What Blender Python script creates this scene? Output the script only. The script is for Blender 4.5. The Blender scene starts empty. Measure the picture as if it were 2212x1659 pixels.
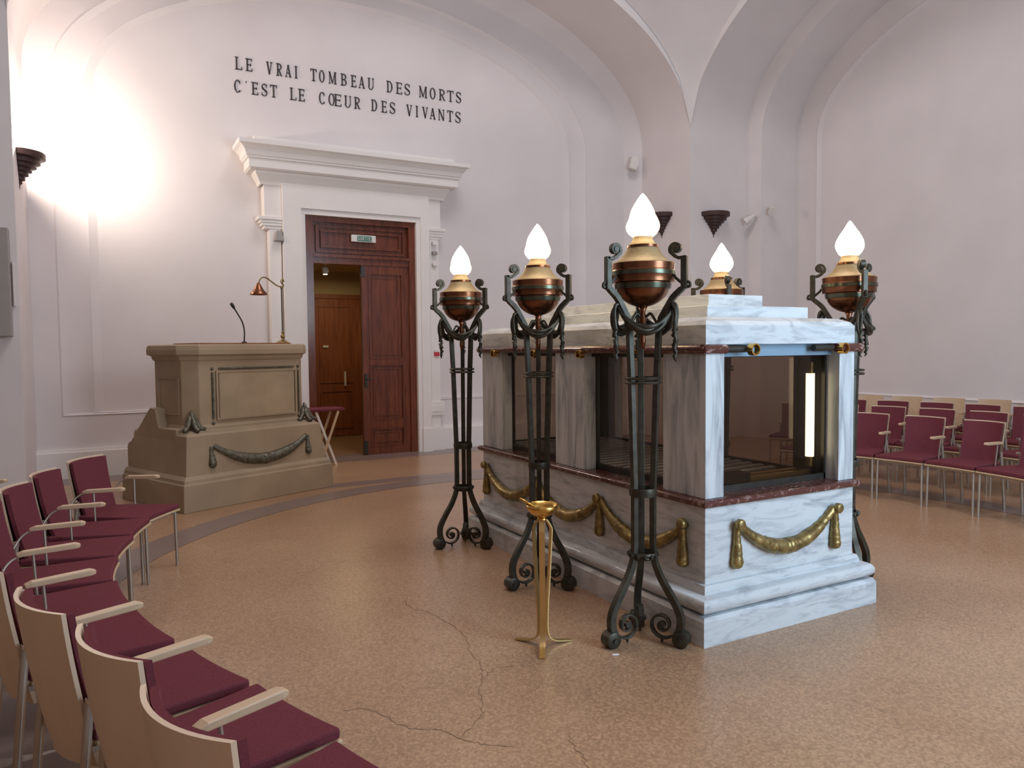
import bpy, math, random
from math import sin, cos, pi, radians, sqrt, hypot, atan2
from mathutils import Vector, Matrix

random.seed(7)
S = bpy.context.scene
COL = S.collection

# ------------------------------------------------------------------ camera, light, exposure
W_PX, H_PX = 2212, 1659
F_PX, YAW, PITCH, ROLL = 1618.0, 0.50270, -0.04938, -0.00946
cd = bpy.data.cameras.new('camera'); cam = bpy.data.objects.new('camera', cd); COL.objects.link(cam)
cd.sensor_fit = 'HORIZONTAL'; cd.sensor_width = 36.0; cd.lens = 36.0 * F_PX / W_PX
cd.clip_start = 0.05; cd.clip_end = 100
fw = Vector((sin(YAW) * cos(PITCH), cos(YAW) * cos(PITCH), sin(PITCH)))
r0 = Vector((cos(YAW), -sin(YAW), 0)); u0 = r0.cross(fw)
rt = r0 * cos(ROLL) + u0 * sin(ROLL); up = -r0 * sin(ROLL) + u0 * cos(ROLL)
m = Matrix((rt, up, -fw)).transposed().to_4x4(); m.translation = Vector((0, 0, 1.6))
cam.matrix_world = m
S.camera = cam
S.view_settings.view_transform = 'Standard'; S.view_settings.look = 'None'
S.view_settings.gamma = 1.0; S.view_settings.use_curve_mapping = False
S.view_settings.exposure = 0.30
S.cycles.use_denoising = True
S.cycles.max_bounces = 10; S.cycles.diffuse_bounces = 5; S.cycles.transparent_max_bounces = 16
S.cycles.sample_clamp_indirect = 6.0
S.cycles.caustics_reflective = False; S.cycles.caustics_refractive = False

world = bpy.data.worlds.new('world'); S.world = world; world.use_nodes = True
wb = world.node_tree.nodes['Background']; wb.inputs[0].default_value = (0.55, 0.7, 1.0, 1); wb.inputs[1].default_value = 0.3

def area(name, loc, rot, sx, sy, power, color, spread=180, shape='RECTANGLE'):
    l = bpy.data.lights.new(name, 'AREA'); l.shape = shape; l.size = sx; l.size_y = sy
    l.energy = power; l.color = color; l.spread = radians(spread)
    o = bpy.data.objects.new(name, l); COL.objects.link(o); o.location = loc; o.rotation_euler = rot
    return o
def point(name, loc, power, color, r=0.05):
    l = bpy.data.lights.new(name, 'POINT'); l.energy = power; l.color = color; l.shadow_soft_size = r
    o = bpy.data.objects.new(name, l); COL.objects.link(o); o.location = loc
    return o

# daylight: tall window of the south arm (behind the camera) and the oculus of the dome
area('daylight_south_window', (4.35, -1.05, 2.55), (radians(90), 0, 0), 2.1, 3.3, 215, (0.58, 0.80, 1.0))
area('daylight_oculus', (3.93, 4.83, 10.6), (0, 0, 0), 3.6, 3.6, 230, (1.0, 0.93, 0.93), 180, 'DISK')
point('sconce_lamp', (-0.53, 10.15, 3.90), 135, (1.0, 0.86, 0.74), 0.06)
area('vestibule_ceiling_light', (3.6, 12.3, 2.85), (0, 0, 0), 0.5, 0.5, 9, (1.0, 0.80, 0.5))

# ------------------------------------------------------------------ materials
MATS = {}
def nt(name):
    m = bpy.data.materials.new(name); m.use_nodes = True; MATS[name] = m
    t = m.node_tree; b = t.nodes['Principled BSDF']
    return m, t, b
def setp(b, **k):
    for n, v in k.items():
        n = n.replace('_', ' ')
        if n in b.inputs: b.inputs[n].default_value = v
def node(t, typ, **k):
    n = t.nodes.new(typ)
    for a, v in k.items():
        if a in n.inputs: n.inputs[a].default_value = v
        else: setattr(n, a, v)
    return n
def coords(t, kind='Object', scale=(1, 1, 1), rot=(0, 0, 0)):
    c = t.nodes.new('ShaderNodeTexCoord'); mp = t.nodes.new('ShaderNodeMapping')
    mp.inputs['Scale'].default_value = scale; mp.inputs['Rotation'].default_value = rot
    t.links.new(c.outputs[kind], mp.inputs[0]); return mp.outputs[0]
def ramp(t, src, stops):
    r = t.nodes.new('ShaderNodeValToRGB'); e = r.color_ramp.elements
    while len(e) < len(stops): e.new(0.5)
    for q, (p, c) in zip(e, stops): q.position = p; q.color = (*c, 1)
    t.links.new(src, r.inputs[0]); return r.outputs[0]
def bump(t, b, src, strength, dist=0.01):
    n = node(t, 'ShaderNodeBump', Strength=strength, Distance=dist)
    t.links.new(src, n.inputs['Height']); t.links.new(n.outputs[0], b.inputs['Normal'])

def simple(name, col, rough=0.5, metal=0.0, var=0.0, scale=20, bmp=0.0, spec=0.5, coord='Object'):
    m, t, b = nt(name); setp(b, Base_Color=(*col, 1), Roughness=rough, Metallic=metal)
    b.inputs['Specular IOR Level'].default_value = spec
    v = coords(t, coord)
    n = node(t, 'ShaderNodeTexNoise', Scale=scale, Detail=4.0); t.links.new(v, n.inputs['Vector'])
    if var:
        c = ramp(t, n.outputs['Fac'], [(0.3, tuple(x * (1 - var) for x in col)), (0.7, tuple(min(1, x * (1 + var)) for x in col))])
        t.links.new(c, b.inputs['Base Color'])
    if bmp: bump(t, b, n.outputs['Fac'], bmp)
    return m

def marble(name, base, vein, scl, rot=(0, 0, 0), rough=0.22, lo=0.36, amount=1.0, dist=3.0):
    m, t, b = nt(name); setp(b, Roughness=rough)
    v = coords(t, 'Object', scl, rot)
    n = node(t, 'ShaderNodeTexNoise', Scale=1.0, Detail=8.0, Roughness=0.62, Distortion=dist); t.links.new(v, n.inputs['Vector'])
    mid = tuple(a * .55 + c * .45 for a, c in zip(base, vein))
    c = ramp(t, n.outputs['Fac'], [(lo - .06, vein), (lo + .06, mid), (lo + .17, base), (1.0, tuple(min(1, x * 1.06) for x in base))])
    t.links.new(c, b.inputs['Base Color'])
    return m

def wood(name, c1, c2, rough, scl=(14, 14, 1.2), spec=0.5, rot=(0, 0, 0)):
    m, t, b = nt(name); setp(b, Roughness=rough); b.inputs['Specular IOR Level'].default_value = spec
    v = coords(t, 'Object', scl, rot)
    n = node(t, 'ShaderNodeTexNoise', Scale=2.0, Detail=6.0, Roughness=0.6, Distortion=0.6); t.links.new(v, n.inputs['Vector'])
    c = ramp(t, n.outputs['Fac'], [(0.3, c1), (0.7, c2)]); t.links.new(c, b.inputs['Base Color'])
    return m

M_wall = simple('wall_paint', (0.745, 0.695, 0.69), 0.75, var=0.035, scale=1.3, bmp=0.05, spec=0.2)
M_trim = simple('trim_paint', (0.82, 0.78, 0.75), 0.55, var=0.02, scale=3, spec=0.35)
M_dome = simple('dome_paint', (0.74, 0.70, 0.69), 0.8, var=0.06, scale=1.0, bmp=0.1, spec=0.2)
M_marb = marble('white_marble', (0.61, 0.64, 0.66), (0.33, 0.35, 0.38), (3.0, 3.0, 15.0), (0.22, 0.30, 0), lo=0.36, dist=1.2)
M_marbv = marble('white_marble_vertical', (0.61, 0.64, 0.66), (0.30, 0.32, 0.35), (13.0, 13.0, 1.5), (0.05, 0.07, 0), lo=0.38, dist=1.0)
M_red = marble('red_marble', (0.10, 0.034, 0.028), (0.55, 0.40, 0.36), (9, 9, 14), rough=0.16, lo=0.29)
M_stone = simple('lectern_stone', (0.385, 0.30, 0.205), 0.6, var=0.12, scale=2.2, bmp=0.08, spec=0.3)
M_stonei = simple('lectern_panel_stone', (0.40, 0.32, 0.215), 0.45, var=0.14, scale=3.0, spec=0.4)
M_iron = simple('dark_green_bronze', (0.056, 0.051, 0.038), 0.42, 0.55, var=0.35, scale=18, bmp=0.12)
M_copper = simple('copper', (0.20, 0.080, 0.040), 0.27, 0.9, var=0.2, scale=6, bmp=0.03)
M_band = simple('patinated_band', (0.09, 0.10, 0.07), 0.25, 0.85, var=0.25, scale=12)
M_dust = simple('dusty_brass', (0.34, 0.25, 0.13), 0.62, 0.2, var=0.12, scale=60)
M_gold = simple('polished_brass', (0.72, 0.44, 0.12), 0.24, 1.0, var=0.05, scale=10)
M_goldsat = simple('satin_gold', (0.62, 0.44, 0.19), 0.36, 0.95, var=0.05, scale=10)
M_gilt = simple('aged_gilt_bronze', (0.30, 0.22, 0.085), 0.38, 0.75, var=0.45, scale=22, bmp=0.5)
M_grnbz = simple('grey_green_bronze', (0.15, 0.145, 0.11), 0.45, 0.6, var=0.4, scale=25, bmp=0.5)
M_fab = simple('maroon_fabric', (0.155, 0.040, 0.052), 0.95, var=0.10, scale=120, bmp=0.06, spec=0.1)
M_beech = wood('beech_veneer', (0.66, 0.50, 0.36), (0.72, 0.55, 0.40), 0.42, (6, 6, 1.5))
M_beechl = wood('beech_edge', (0.56, 0.40, 0.255), (0.62, 0.45, 0.29), 0.45, (6, 6, 6))
M_steel = simple('brushed_steel', (0.46, 0.40, 0.34), 0.38, 0.7, var=0.05)
M_chrome = simple('chrome', (0.75, 0.73, 0.72), 0.12, 1.0)
M_mahog = wood('varnished_mahogany', (0.085, 0.019, 0.009), (0.20, 0.052, 0.022), 0.22, (9, 9, 1.0))
M_mahogv = wood('brown_vestibule_wood', (0.19, 0.055, 0.018), (0.33, 0.105, 0.035), 0.5, (9, 9, 1.0))
M_vest = simple('vestibule_plaster', (0.50, 0.38, 0.21), 0.8, var=0.03, scale=2)
M_black = simple('black_plastic', (0.02, 0.02, 0.022), 0.45)
M_sconce = simple('dark_brown_metal', (0.060, 0.030, 0.026), 0.5, 0.3, var=0.1, scale=6)
M_white = simple('white_plastic', (0.75, 0.72, 0.68), 0.4)
M_greyp = simple('grey_lacquered_steel', (0.33, 0.31, 0.285), 0.5, var=0.04, scale=8)
M_signg = simple('sign_green', (0.01, 0.16, 0.10), 0.4)
M_redp = simple('alarm_red', (0.55, 0.03, 0.05), 0.4)
M_letter = simple('letter_paint', (0.035, 0.022, 0.022), 0.5)
M_paper = simple('paper', (0.85, 0.85, 0.9), 0.7)
M_slot = simple('dark_inner_metal', (0.045, 0.040, 0.034), 0.4, 0.5, var=0.2, scale=10)
M_slat = simple('roller_steel', (0.42, 0.40, 0.40), 0.35, 0.8, var=0.1, scale=12)
M_bluef = simple('blue_grey_panel', (0.20, 0.30, 0.40), 0.5, var=0.03, scale=8)
M_ring = simple('floor_band_terrazzo', (0.235, 0.175, 0.155), 0.28, var=0.10, scale=90, spec=0.5)

# glass: smoked panes
mg, t, b = nt('smoked_glass')
t.nodes.remove(b)
tr = t.nodes.new('ShaderNodeBsdfTransparent'); tr.inputs[0].default_value = (0.70, 0.64, 0.59, 1)
gl = t.nodes.new('ShaderNodeBsdfGlossy'); gl.inputs['Roughness'].default_value = 0.02
lw_ = node(t, 'ShaderNodeLayerWeight', Blend=0.5); pw = node(t, 'ShaderNodeMath', operation='POWER'); pw.inputs[1].default_value = 5.0
ma = node(t, 'ShaderNodeMath', operation='MULTIPLY_ADD'); ma.inputs[1].default_value = 0.94; ma.inputs[2].default_value = 0.045
t.links.new(lw_.outputs['Facing'], pw.inputs[0]); t.links.new(pw.outputs[0], ma.inputs[0]); mx = t.nodes.new('ShaderNodeMixShader')
t.links.new(ma.outputs[0], mx.inputs[0]); t.links.new(tr.outputs[0], mx.inputs[1]); t.links.new(gl.outputs[0], mx.inputs[2])
t.links.new(mx.outputs[0], t.nodes['Material Output'].inputs[0])
M_glass = mg

def emis(name, col, strength):
    m, t, b = nt(name); setp(b, Base_Color=(*col, 1), Roughness=0.4)
    b.inputs['Emission Color'].default_value = (*col, 1); b.inputs['Emission Strength'].default_value = strength
    return m
M_flame = emis('opal_glass_flame', (1.0, 0.80, 0.52), 11.0)
M_tube = emis('lit_tube', (1.0, 0.98, 0.66), 3.6)
M_spotb = emis('lit_spot', (1.0, 0.85, 0.55), 3.0)

# floor terrazzo with hairline cracks
M_floor, t, b = nt('terrazzo_floor'); setp(b, Roughness=0.30)
v = coords(t, 'Object')
n1 = node(t, 'ShaderNodeTexNoise', Scale=0.9, Detail=4.0, Roughness=0.55); t.links.new(v, n1.inputs['Vector'])
n2 = node(t, 'ShaderNodeTexVoronoi', Scale=95.0); t.links.new(v, n2.inputs['Vector'])
n3 = node(t, 'ShaderNodeTexNoise', Scale=55.0, Detail=3.0); t.links.new(v, n3.inputs['Vector'])
c1 = ramp(t, n1.outputs['Fac'], [(0.30, (0.385, 0.23, 0.132)), (0.70, (0.455, 0.29, 0.175))])
bw = node(t, 'ShaderNodeRGBToBW'); t.links.new(n2.outputs['Color'], bw.inputs[0])
c2 = ramp(t, bw.outputs[0], [(0.25, (0.62, 0.60, 0.58)), (0.8, (1.22, 1.24, 1.28))])
mm = node(t, 'ShaderNodeMixRGB', blend_type='MULTIPLY', Fac=0.55); t.links.new(c1, mm.inputs[1]); t.links.new(c2, mm.inputs[2])
c3 = ramp(t, n3.outputs['Fac'], [(0.35, (0.86, 0.85, 0.84)), (0.65, (1.1, 1.1, 1.1))])
mm2 = node(t, 'ShaderNodeMixRGB', blend_type='MULTIPLY', Fac=0.8); t.links.new(mm.outputs[0], mm2.inputs[1]); t.links.new(c3, mm2.inputs[2])
# cracks: edges of large distorted cells, only in patches
dn = node(t, 'ShaderNodeTexNoise', Scale=3.5, Detail=6.0); t.links.new(v, dn.inputs['Vector'])
va = node(t, 'ShaderNodeMixRGB', blend_type='ADD', Fac=0.35); t.links.new(v, va.inputs[1]); t.links.new(dn.outputs['Color'], va.inputs[2])
vo = node(t, 'ShaderNodeTexVoronoi', feature='DISTANCE_TO_EDGE', Scale=0.8); t.links.new(va.outputs[0], vo.inputs['Vector'])
ck = ramp(t, vo.outputs['Distance'], [(0.0, (0, 0, 0)), (0.0065, (1, 1, 1))])
pn = node(t, 'ShaderNodeTexNoise', Scale=0.8, Detail=2.0); t.links.new(v, pn.inputs['Vector'])
pm = ramp(t, pn.outputs['Fac'], [(0.44, (1, 1, 1)), (0.54, (0, 0, 0))])
mk = node(t, 'ShaderNodeMixRGB', blend_type='LIGHTEN', Fac=1.0); t.links.new(ck, mk.inputs[1]); t.links.new(pm, mk.inputs[2])
mk2 = node(t, 'ShaderNodeMixRGB', blend_type='MULTIPLY', Fac=0.14); t.links.new(mm2.outputs[0], mk2.inputs[1]); t.links.new(mk.outputs[0], mk2.inputs[2])
t.links.new(mk2.outputs[0], b.inputs['Base Color'])
bump(t, b, n3.outputs['Fac'], 0.05, 0.004)

# ------------------------------------------------------------------ mesh helpers
class MB:
    def __init__(s): s.v = []; s.f = []
    def add(s, vs, fs):
        o = len(s.v); s.v += [tuple(p) for p in vs]; s.f += [tuple(i + o for i in f) for f in fs]; return s
    def box(s, a, b):
        x0, y0, z0 = a; x1, y1, z1 = b
        return s.add([(x0, y0, z0), (x1, y0, z0), (x1, y1, z0), (x0, y1, z0), (x0, y0, z1), (x1, y0, z1), (x1, y1, z1), (x0, y1, z1)],
                     [(0, 3, 2, 1), (4, 5, 6, 7), (0, 1, 5, 4), (1, 2, 6, 5), (2, 3, 7, 6), (3, 0, 4, 7)])
    def loft(s, loops, close=True, cap=True):
        n = len(loops[0]); o = len(s.v); vs = [p for l in loops for p in l]; fs = []
        for j in range(len(loops) - 1):
            for i in range(n if close else n - 1):
                k = (i + 1) % n; fs.append((j * n + i, j * n + k, (j + 1) * n + k, (j + 1) * n + i))
        if cap and close:
            fs.append(tuple(reversed(range(n)))); fs.append(tuple((len(loops) - 1) * n + i for i in range(n)))
        return s.add(vs, fs)
    def lathe(s, prof, c=(0, 0, 0), seg=32, a0=0, a1=2 * pi, flute=None):
        full = abs(a1 - a0 - 2 * pi) < 1e-6
        loops = []
        for r, z in prof:
            l = []
            for i in range(seg if full else seg + 1):
                a = a0 + (a1 - a0) * i / seg
                rr = max(r, 1e-4) * (flute(a, z) if flute else 1)
                l.append((c[0] + rr * cos(a), c[1] + rr * sin(a), c[2] + z))
            loops.append(l)
        return s.loft(loops, close=full, cap=full)
    def tube(s, pts, r, seg=10, flat=None):
        P = [Vector(p) for p in pts]; n = len(P); R = r if isinstance(r, (list, tuple)) else [r] * n
        loops = []; prev = None
        for i in range(n):
            t_ = (P[min(i + 1, n - 1)] - P[max(i - 1, 0)]).normalized()
            if prev is None:
                a = Vector((0, 0, 1)) if abs(t_.z) < .9 else Vector((1, 0, 0))
                prev = (a - t_ * a.dot(t_)).normalized()
            else: prev = (prev - t_ * prev.dot(t_)).normalized()
            q = t_.cross(prev)
            loops.append([P[i] + (prev * cos(2 * pi * k / seg) + q * sin(2 * pi * k / seg)) * R[i] for k in range(seg)])
        return s.loft(loops)
    def bar(s, pts, w, h, side):
        """rectangular section swept along a planar curve; side = constant vector across the curve plane"""
        P = [Vector(p) for p in pts]; n = len(P); sd = Vector(side).normalized(); loops = []
        Wd = w if isinstance(w, (list, tuple)) else [w] * n; Hd = h if isinstance(h, (list, tuple)) else [h] * n
        for i in range(n):
            t_ = (P[min(i + 1, n - 1)] - P[max(i - 1, 0)]).normalized(); q = t_.cross(sd).normalized()
            a, b_ = sd * Wd[i] / 2, q * Hd[i] / 2
            loops.append([P[i] - a - b_, P[i] + a - b_, P[i] + a + b_, P[i] - a + b_])
        return s.loft(loops)
    def prism(s, poly, fn, h0, h1):
        """poly: 2-D points; fn(u, v, h) -> xyz"""
        return s.loft([[fn(u, v_, h0) for u, v_ in poly], [fn(u, v_, h1) for u, v_ in poly]])
    def build(s, name, mat, parent=None, smooth=False, bevel=0.0, kind=None, auto=None):
        me = bpy.data.meshes.new(name); me.from_pydata([tuple(p) for p in s.v], [], s.f); me.update()
        import bmesh
        bm = bmesh.new(); bm.from_mesh(me); bmesh.ops.recalc_face_normals(bm, faces=bm.faces); bm.to_mesh(me); bm.free()
        if smooth:
            for p in me.polygons: p.use_smooth = True
            if auto is not None: me.set_sharp_from_angle(angle=radians(auto))
        me.materials.append(mat)
        o = bpy.data.objects.new(name, me); COL.objects.link(o)
        if parent: o.parent = parent
        if bevel:
            bv = o.modifiers.new('bevel', 'BEVEL'); bv.width = bevel; bv.segments = 2; bv.limit_method = 'ANGLE'; bv.angle_limit = radians(40)
        if kind: o['kind'] = kind
        return o

def tag(o, label, cat, group=None):
    o['label'] = label; o['category'] = cat
    if group: o['group'] = group
    return o
def empty(name, loc=(0, 0, 0), rz=0.0, label=None, cat=None, group=None):
    o = bpy.data.objects.new(name, None); COL.objects.link(o); o.location = loc; o.rotation_euler = (0, 0, rz)
    o.empty_display_size = 0.1
    if label: tag(o, label, cat, group)
    return o
KIDS = {}
def copy_tree(o, parent=None):
    c = o.copy(); COL.objects.link(c)
    if parent: c.parent = parent
    for ch in [k for k in bpy.data.objects if k.parent == o]: copy_tree(ch, c)
    return c
def struct(o): o['kind'] = 'structure'; return o
def smooth_pts(pts, n=6):
    """Catmull-Rom through the points"""
    P = [Vector(p) for p in pts]; P = [P[0] * 2 - P[1]] + P + [P[-1] * 2 - P[-2]]; out = []
    for i in range(1, len(P) - 2):
        for k in range(n):
            t_ = k / n; a, b_, c, d = P[i - 1], P[i], P[i + 1], P[i + 2]
            out.append(0.5 * ((2 * b_) + (c - a) * t_ + (2 * a - 5 * b_ + 4 * c - d) * t_ ** 2 + (3 * b_ - a - 3 * c + d) * t_ ** 3))
    out.append(P[-2]); return out

# ------------------------------------------------------------------ room
XL, XR, YB, YF = -0.73, 8.60, 0.15, 9.50         # the square crossing
XC, YC = (XL + XR) / 2, (YB + YF) / 2
ZS, HA = 5.08, 2.42
fl = MB(); fl.add([(-2.3, -1.3, 0), (11.0, -1.3, 0), (11.0, 11.05, 0), (-2.3, 11.05, 0)], [(0, 1, 2, 3)])
struct(fl.build('floor', M_floor))
RC = (3.6, 4.3)
def annulus(name, r_in, r_out, z=0.002, a0=0, a1=2 * pi, n=120):
    mb = MB(); lo = []
    for r in (r_in, r_out): lo.append([(RC[0] + r * cos(a0 + (a1 - a0) * i / n), RC[1] + r * sin(a0 + (a1 - a0) * i / n), z) for i in range(n)])
    mb.loft(lo, close=True, cap=False); return struct(mb.build(name, M_ring))
annulus('floor_band', 3.83, 4.17)
mb = MB(); mb.add([(XL, 8.50, .0012), (XR, 8.50, .0012), (XR, 8.74, .0012), (XL, 8.74, .0012)], [(0, 1, 2, 3)])
mb.add([(XL, 10.36, .0012), (XR, 10.36, .0012), (XR, 11.0, .0012), (XL, 11.0, .0012)], [(0, 1, 2, 3)])
struct(mb.build('floor_band', M_ring))

# long hairline cracks in the terrazzo
CRACKS = [[(1.641, 4.439), (1.632, 4.269), (1.696, 4.166), (1.722, 3.948), (1.735, 3.736), (1.672, 3.55), (1.643, 3.363), (1.591, 3.207), (1.505, 3.085), (1.443, 2.914), (1.362, 2.818), (1.254, 2.749)], [(0.892, 3.207), (0.97, 3.186), (1.028, 3.104), (1.063, 2.968), (1.126, 2.887), (1.211, 2.816), (1.25, 2.717), (1.329, 2.623), (1.406, 2.57)], [(1.639, 2.528), (1.619, 2.456), (1.597, 2.352), (1.572, 2.275)], [(1.591, 3.207), (1.704, 3.251), (1.779, 3.22)]]
mb = MB(); rc = random.Random(5)
for path in CRACKS:
    P = smooth_pts([(x, y, .0012) for x, y in path], 6); P = [Vector((p.x + rc.uniform(-.010, .010), p.y + rc.uniform(-.010, .010), .0012)) for p in P]
    L, R_ = [], []
    for i, p in enumerate(P):
        t_ = (P[min(i + 1, len(P) - 1)] - P[max(i - 1, 0)]).normalized(); q = Vector((-t_.y, t_.x, 0)) * rc.uniform(.0010, .0026); L.append(p + q); R_.append(p - q)
    mb.loft([L, R_], close=False, cap=False)
struct(mb.build('floor_crack', simple('crack_dirt', (.24, .15, .095), .9)))

def arch(a, b_, zs, H, z0=0.0, n=96):
    """profile points of jamb + basket arch from a to b_ (2-D: along, z)"""
    c, h = (a + b_) / 2, (b_ - a) / 2
    pts = [(a, z0)] + [(c - h * cos(pi * i / n), zs + H * sin(pi * i / n)) for i in range(n + 1)] + [(b_, z0)]
    return pts
def arch_surface(name, prof_depth, fn, mat=M_wall, kind='structure', close=False):
    mb = MB(); loops = [[fn(u, z, d) for u, z in p] for p, d in prof_depth]
    mb.loft(loops, close=close, cap=False)
    o = mb.build(name, mat, smooth=True, auto=28); o['kind'] = kind; return o
def lunette(name, p, d, fn, mat=M_wall):
    mb = MB(); mb.add([fn(u, z, d) for u, z in p], [tuple(range(len(p)))])
    return struct(mb.build(name, mat))

fnN = lambda u, z, d: (u, d, z)
fnE = lambda u, z, d: (d, u, z)
# north arm (door wall)
A0 = arch(XL, XR, ZS, HA)
struct(arch_surface('wall_north_arch', [(A0, YF), (A0, 10.74), (arch(XL + .02, 8.34, 5.1, 2.12), 10.92)], fnN))
zp = 0.78
A1 = arch(-.44, 7.52, 4.95, 1.98, zp); A2 = arch(-.42, 7.50, 4.94, 1.96, zp + .01); A3 = arch(-.34, 7.42, 4.93, 1.92, zp + .03)
A4 = arch(-.10, 7.20, 4.90, 1.77, zp + .03); A5 = arch(-.07, 7.17, 4.89, 1.75, zp + .03); A6 = arch(.03, 7.07, 4.88, 1.69, zp + .04)
AF = arch(XL + .02, 8.34, 5.1, 2.12, zp)
arch_surface('wall_north', [(AF, 10.92), (A1, 10.92), (A2, 10.906), (A3, 10.945), (A4, 10.945), (A5, 10.931), (A6, 10.97)], fnN)
SEQ = [(A1, 10.92), (A2, 10.906), (A3, 10.945), (A4, 10.945), (A5, 10.931), (A6, 10.97)]
mb = MB()
for (pa, da), (pb_, db) in zip(SEQ[:-1], SEQ[1:]):
    for k, xe in ((0, 2.60), (-1, 4.27)): mb.add([(pa[k][0], da, pa[k][1]), (xe, da, pa[k][1]), (xe, db, pb_[k][1]), (pb_[k][0], db, pb_[k][1])], [(0, 1, 2, 3)])
struct(mb.build('wall_north', M_wall))
DXL, DXR, DZT = 2.60, 4.27, 3.50          # door opening
lunette('wall_north', A6 + [(DXR, zp + .04), (DXR, DZT), (DXL, DZT), (DXL, zp + .04)], 10.97, fnN)
mb = MB()
for xa, xb in ((XL + .02, DXL), (DXR, 8.34)):
    mb.add([(xa, 10.92, 0), (xb, 10.92, 0), (xb, 10.92, zp), (xa, 10.92, zp)], [(0, 1, 2, 3)])
struct(mb.build('wall_north', M_wall))
mb = MB()
for xa, xb in ((XL, 2.02), (4.70, 8.6)):
    mb.prism([(0, 0), (0, .33), (-.012, .335), (-.02, .37), (-.08, .37), (-.08, 0)], lambda u, v_, h: (h, 10.84 - u, v_), xa, xb)
struct(mb.build('baseboard_north', M_trim))
# east arm: deeper, with a second narrower arch
YB2, YF2 = 0.50, 9.17
arch_surface('wall_east_arch', [(arch(YB, YF, ZS, HA), XR), (arch(YB, YF, ZS, HA), 9.84), (arch(YB2, YF2, 5.10, 2.16), 9.88), (arch(YB2, YF2, 5.10, 2.16), 10.72)], fnE)
E1 = arch(YB2 + .02, YF2, 5.10, 2.16); E2 = arch(.91, 8.76, 5.06, 1.80, zp); EM = arch(.94, 8.73, 5.05, 1.79, zp + .01); E3 = arch(1.02, 8.66, 5.05, 1.75, zp + .04)
arch_surface('wall_east', [(arch(YB2, YF2, 5.10, 2.16, zp), 10.72), (E2, 10.72), (EM, 10.708), (E3, 10.745)], fnE, close=True)
lunette('wall_east', E3, 10.745, fnE)
mb = MB(); mb.add([(10.72, YB2, 0), (10.72, YF2, 0), (10.72, YF2, zp), (10.72, YB2, zp)], [(0, 1, 2, 3)]); struct(mb.build('wall_east', M_wall))
mb = MB(); mb.box((10.66, YB2, 0), (10.72, YF2, .37)); struct(mb.build('baseboard_east', M_trim, bevel=.01))
# south arm with a tall window, west arm (both out of the picture, they close the room)
arch_surface('wall_south_arch', [(arch(XL, XR, ZS, HA), YB), (arch(XL, XR, ZS, HA), -1.12)], fnN)
AS = arch(XL, XR, ZS, HA)
lunette('wall_south', AS[:-1] + [(XR, 0), (5.4, 0), (5.4, .85), (5.4, 4.25), (3.3, 4.25), (3.3, .85), (3.3001, 0), (XL, 0)], -1.12, fnN)
mb = MB(); mb.add([(3.3, -1.12, 0), (5.4, -1.12, 0), (5.4, -1.12, .85), (3.3, -1.12, .85)], [(0, 1, 2, 3)]); struct(mb.build('wall_south', M_wall))
mb = MB()
for x in (3.3, 4.31, 5.33): mb.box((x, -1.16, .85), (x + .07, -1.08, 4.25))
for z in (.85, 2.5, 4.18): mb.box((3.3, -1.16, z), (5.4, -1.08, z + .07))
o = struct(mb.build('window_1', M_trim))
arch_surface('wall_west_arch', [(arch(YB, YF, ZS, HA), XL), (arch(YB, YF, ZS, HA), -2.1)], fnE)
lunette('wall_west', arch(YB, YF, ZS, HA), -2.1, fnE, simple('brown_bounce_cut_wall', (.30, .245, .21), .8))  # unseen wall, brown made up to cut bounce onto west-facing sides
# pendentives, archivolt strips, dome with oculus
RS, CZ = (XR - XC) * sqrt(2) * 1.0004, 2.64 * sqrt(2)
def zpend(x, y): return ZS + CZ * sqrt(max(0, 1 - (x * x + y * y) / RS ** 2))
mb = MB(); n = 240; loops = []; h = XR - XC
for j in range(15):
    l = []
    for i in range(n):
        a = 2 * pi * i / n; rs = h / max(abs(cos(a)), abs(sin(a))); tq = (j / 14) ** 1.6
        r = rs + (h - rs) * tq if rs > h else h
        if j == 0: r = rs
        l.append((XC + r * cos(a), YC + r * sin(a), zpend(r * cos(a), r * sin(a))))
    loops.append(l)
mb.loft(loops, close=True, cap=False); struct(mb.build('ceiling_pendentives', M_dome, smooth=True, auto=60))
for nm, fn_, dd in (('north', fnN, YF), ('east', fnE, XR), ('south', fnN, YB), ('west', fnE, XL)):
    c0_ = XC if fn_ is fnN else YC
    lo, hi = [], []
    for i in range(97):
        q = cos(pi * i / 96); u = -h * q
        lo.append((c0_ + u, ZS + HA * sin(pi * i / 96))); hi.append((c0_ + u, max(ZS + HA * sin(pi * i / 96), zpend(u, h) + .02)))
    mb = MB(); mb.loft([[fn_(u, z, dd) for u, z in lo], [fn_(u, z, dd) for u, z in hi]], close=False, cap=False)
    struct(mb.build('trim_archivolt_' + nm, M_dome))
mb = MB(); z0 = zpend(h, 0)
prof = [(h, z0), (h + .12, z0 + .02), (h + .12, z0 + .12), (h, z0 + .16)] + [(h * cos(a) if h * cos(a) > 1.8 else 1.8, z0 + .16 + 2.9 * sin(a)) for a in [radians(d) for d in range(0, 70, 4)]]
mb.lathe(prof, (XC, YC, 0), 64); mb.f = [f for f in mb.f if len(f) == 4]
struct(mb.build('ceiling_dome', M_dome, smooth=True, auto=30))

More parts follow.
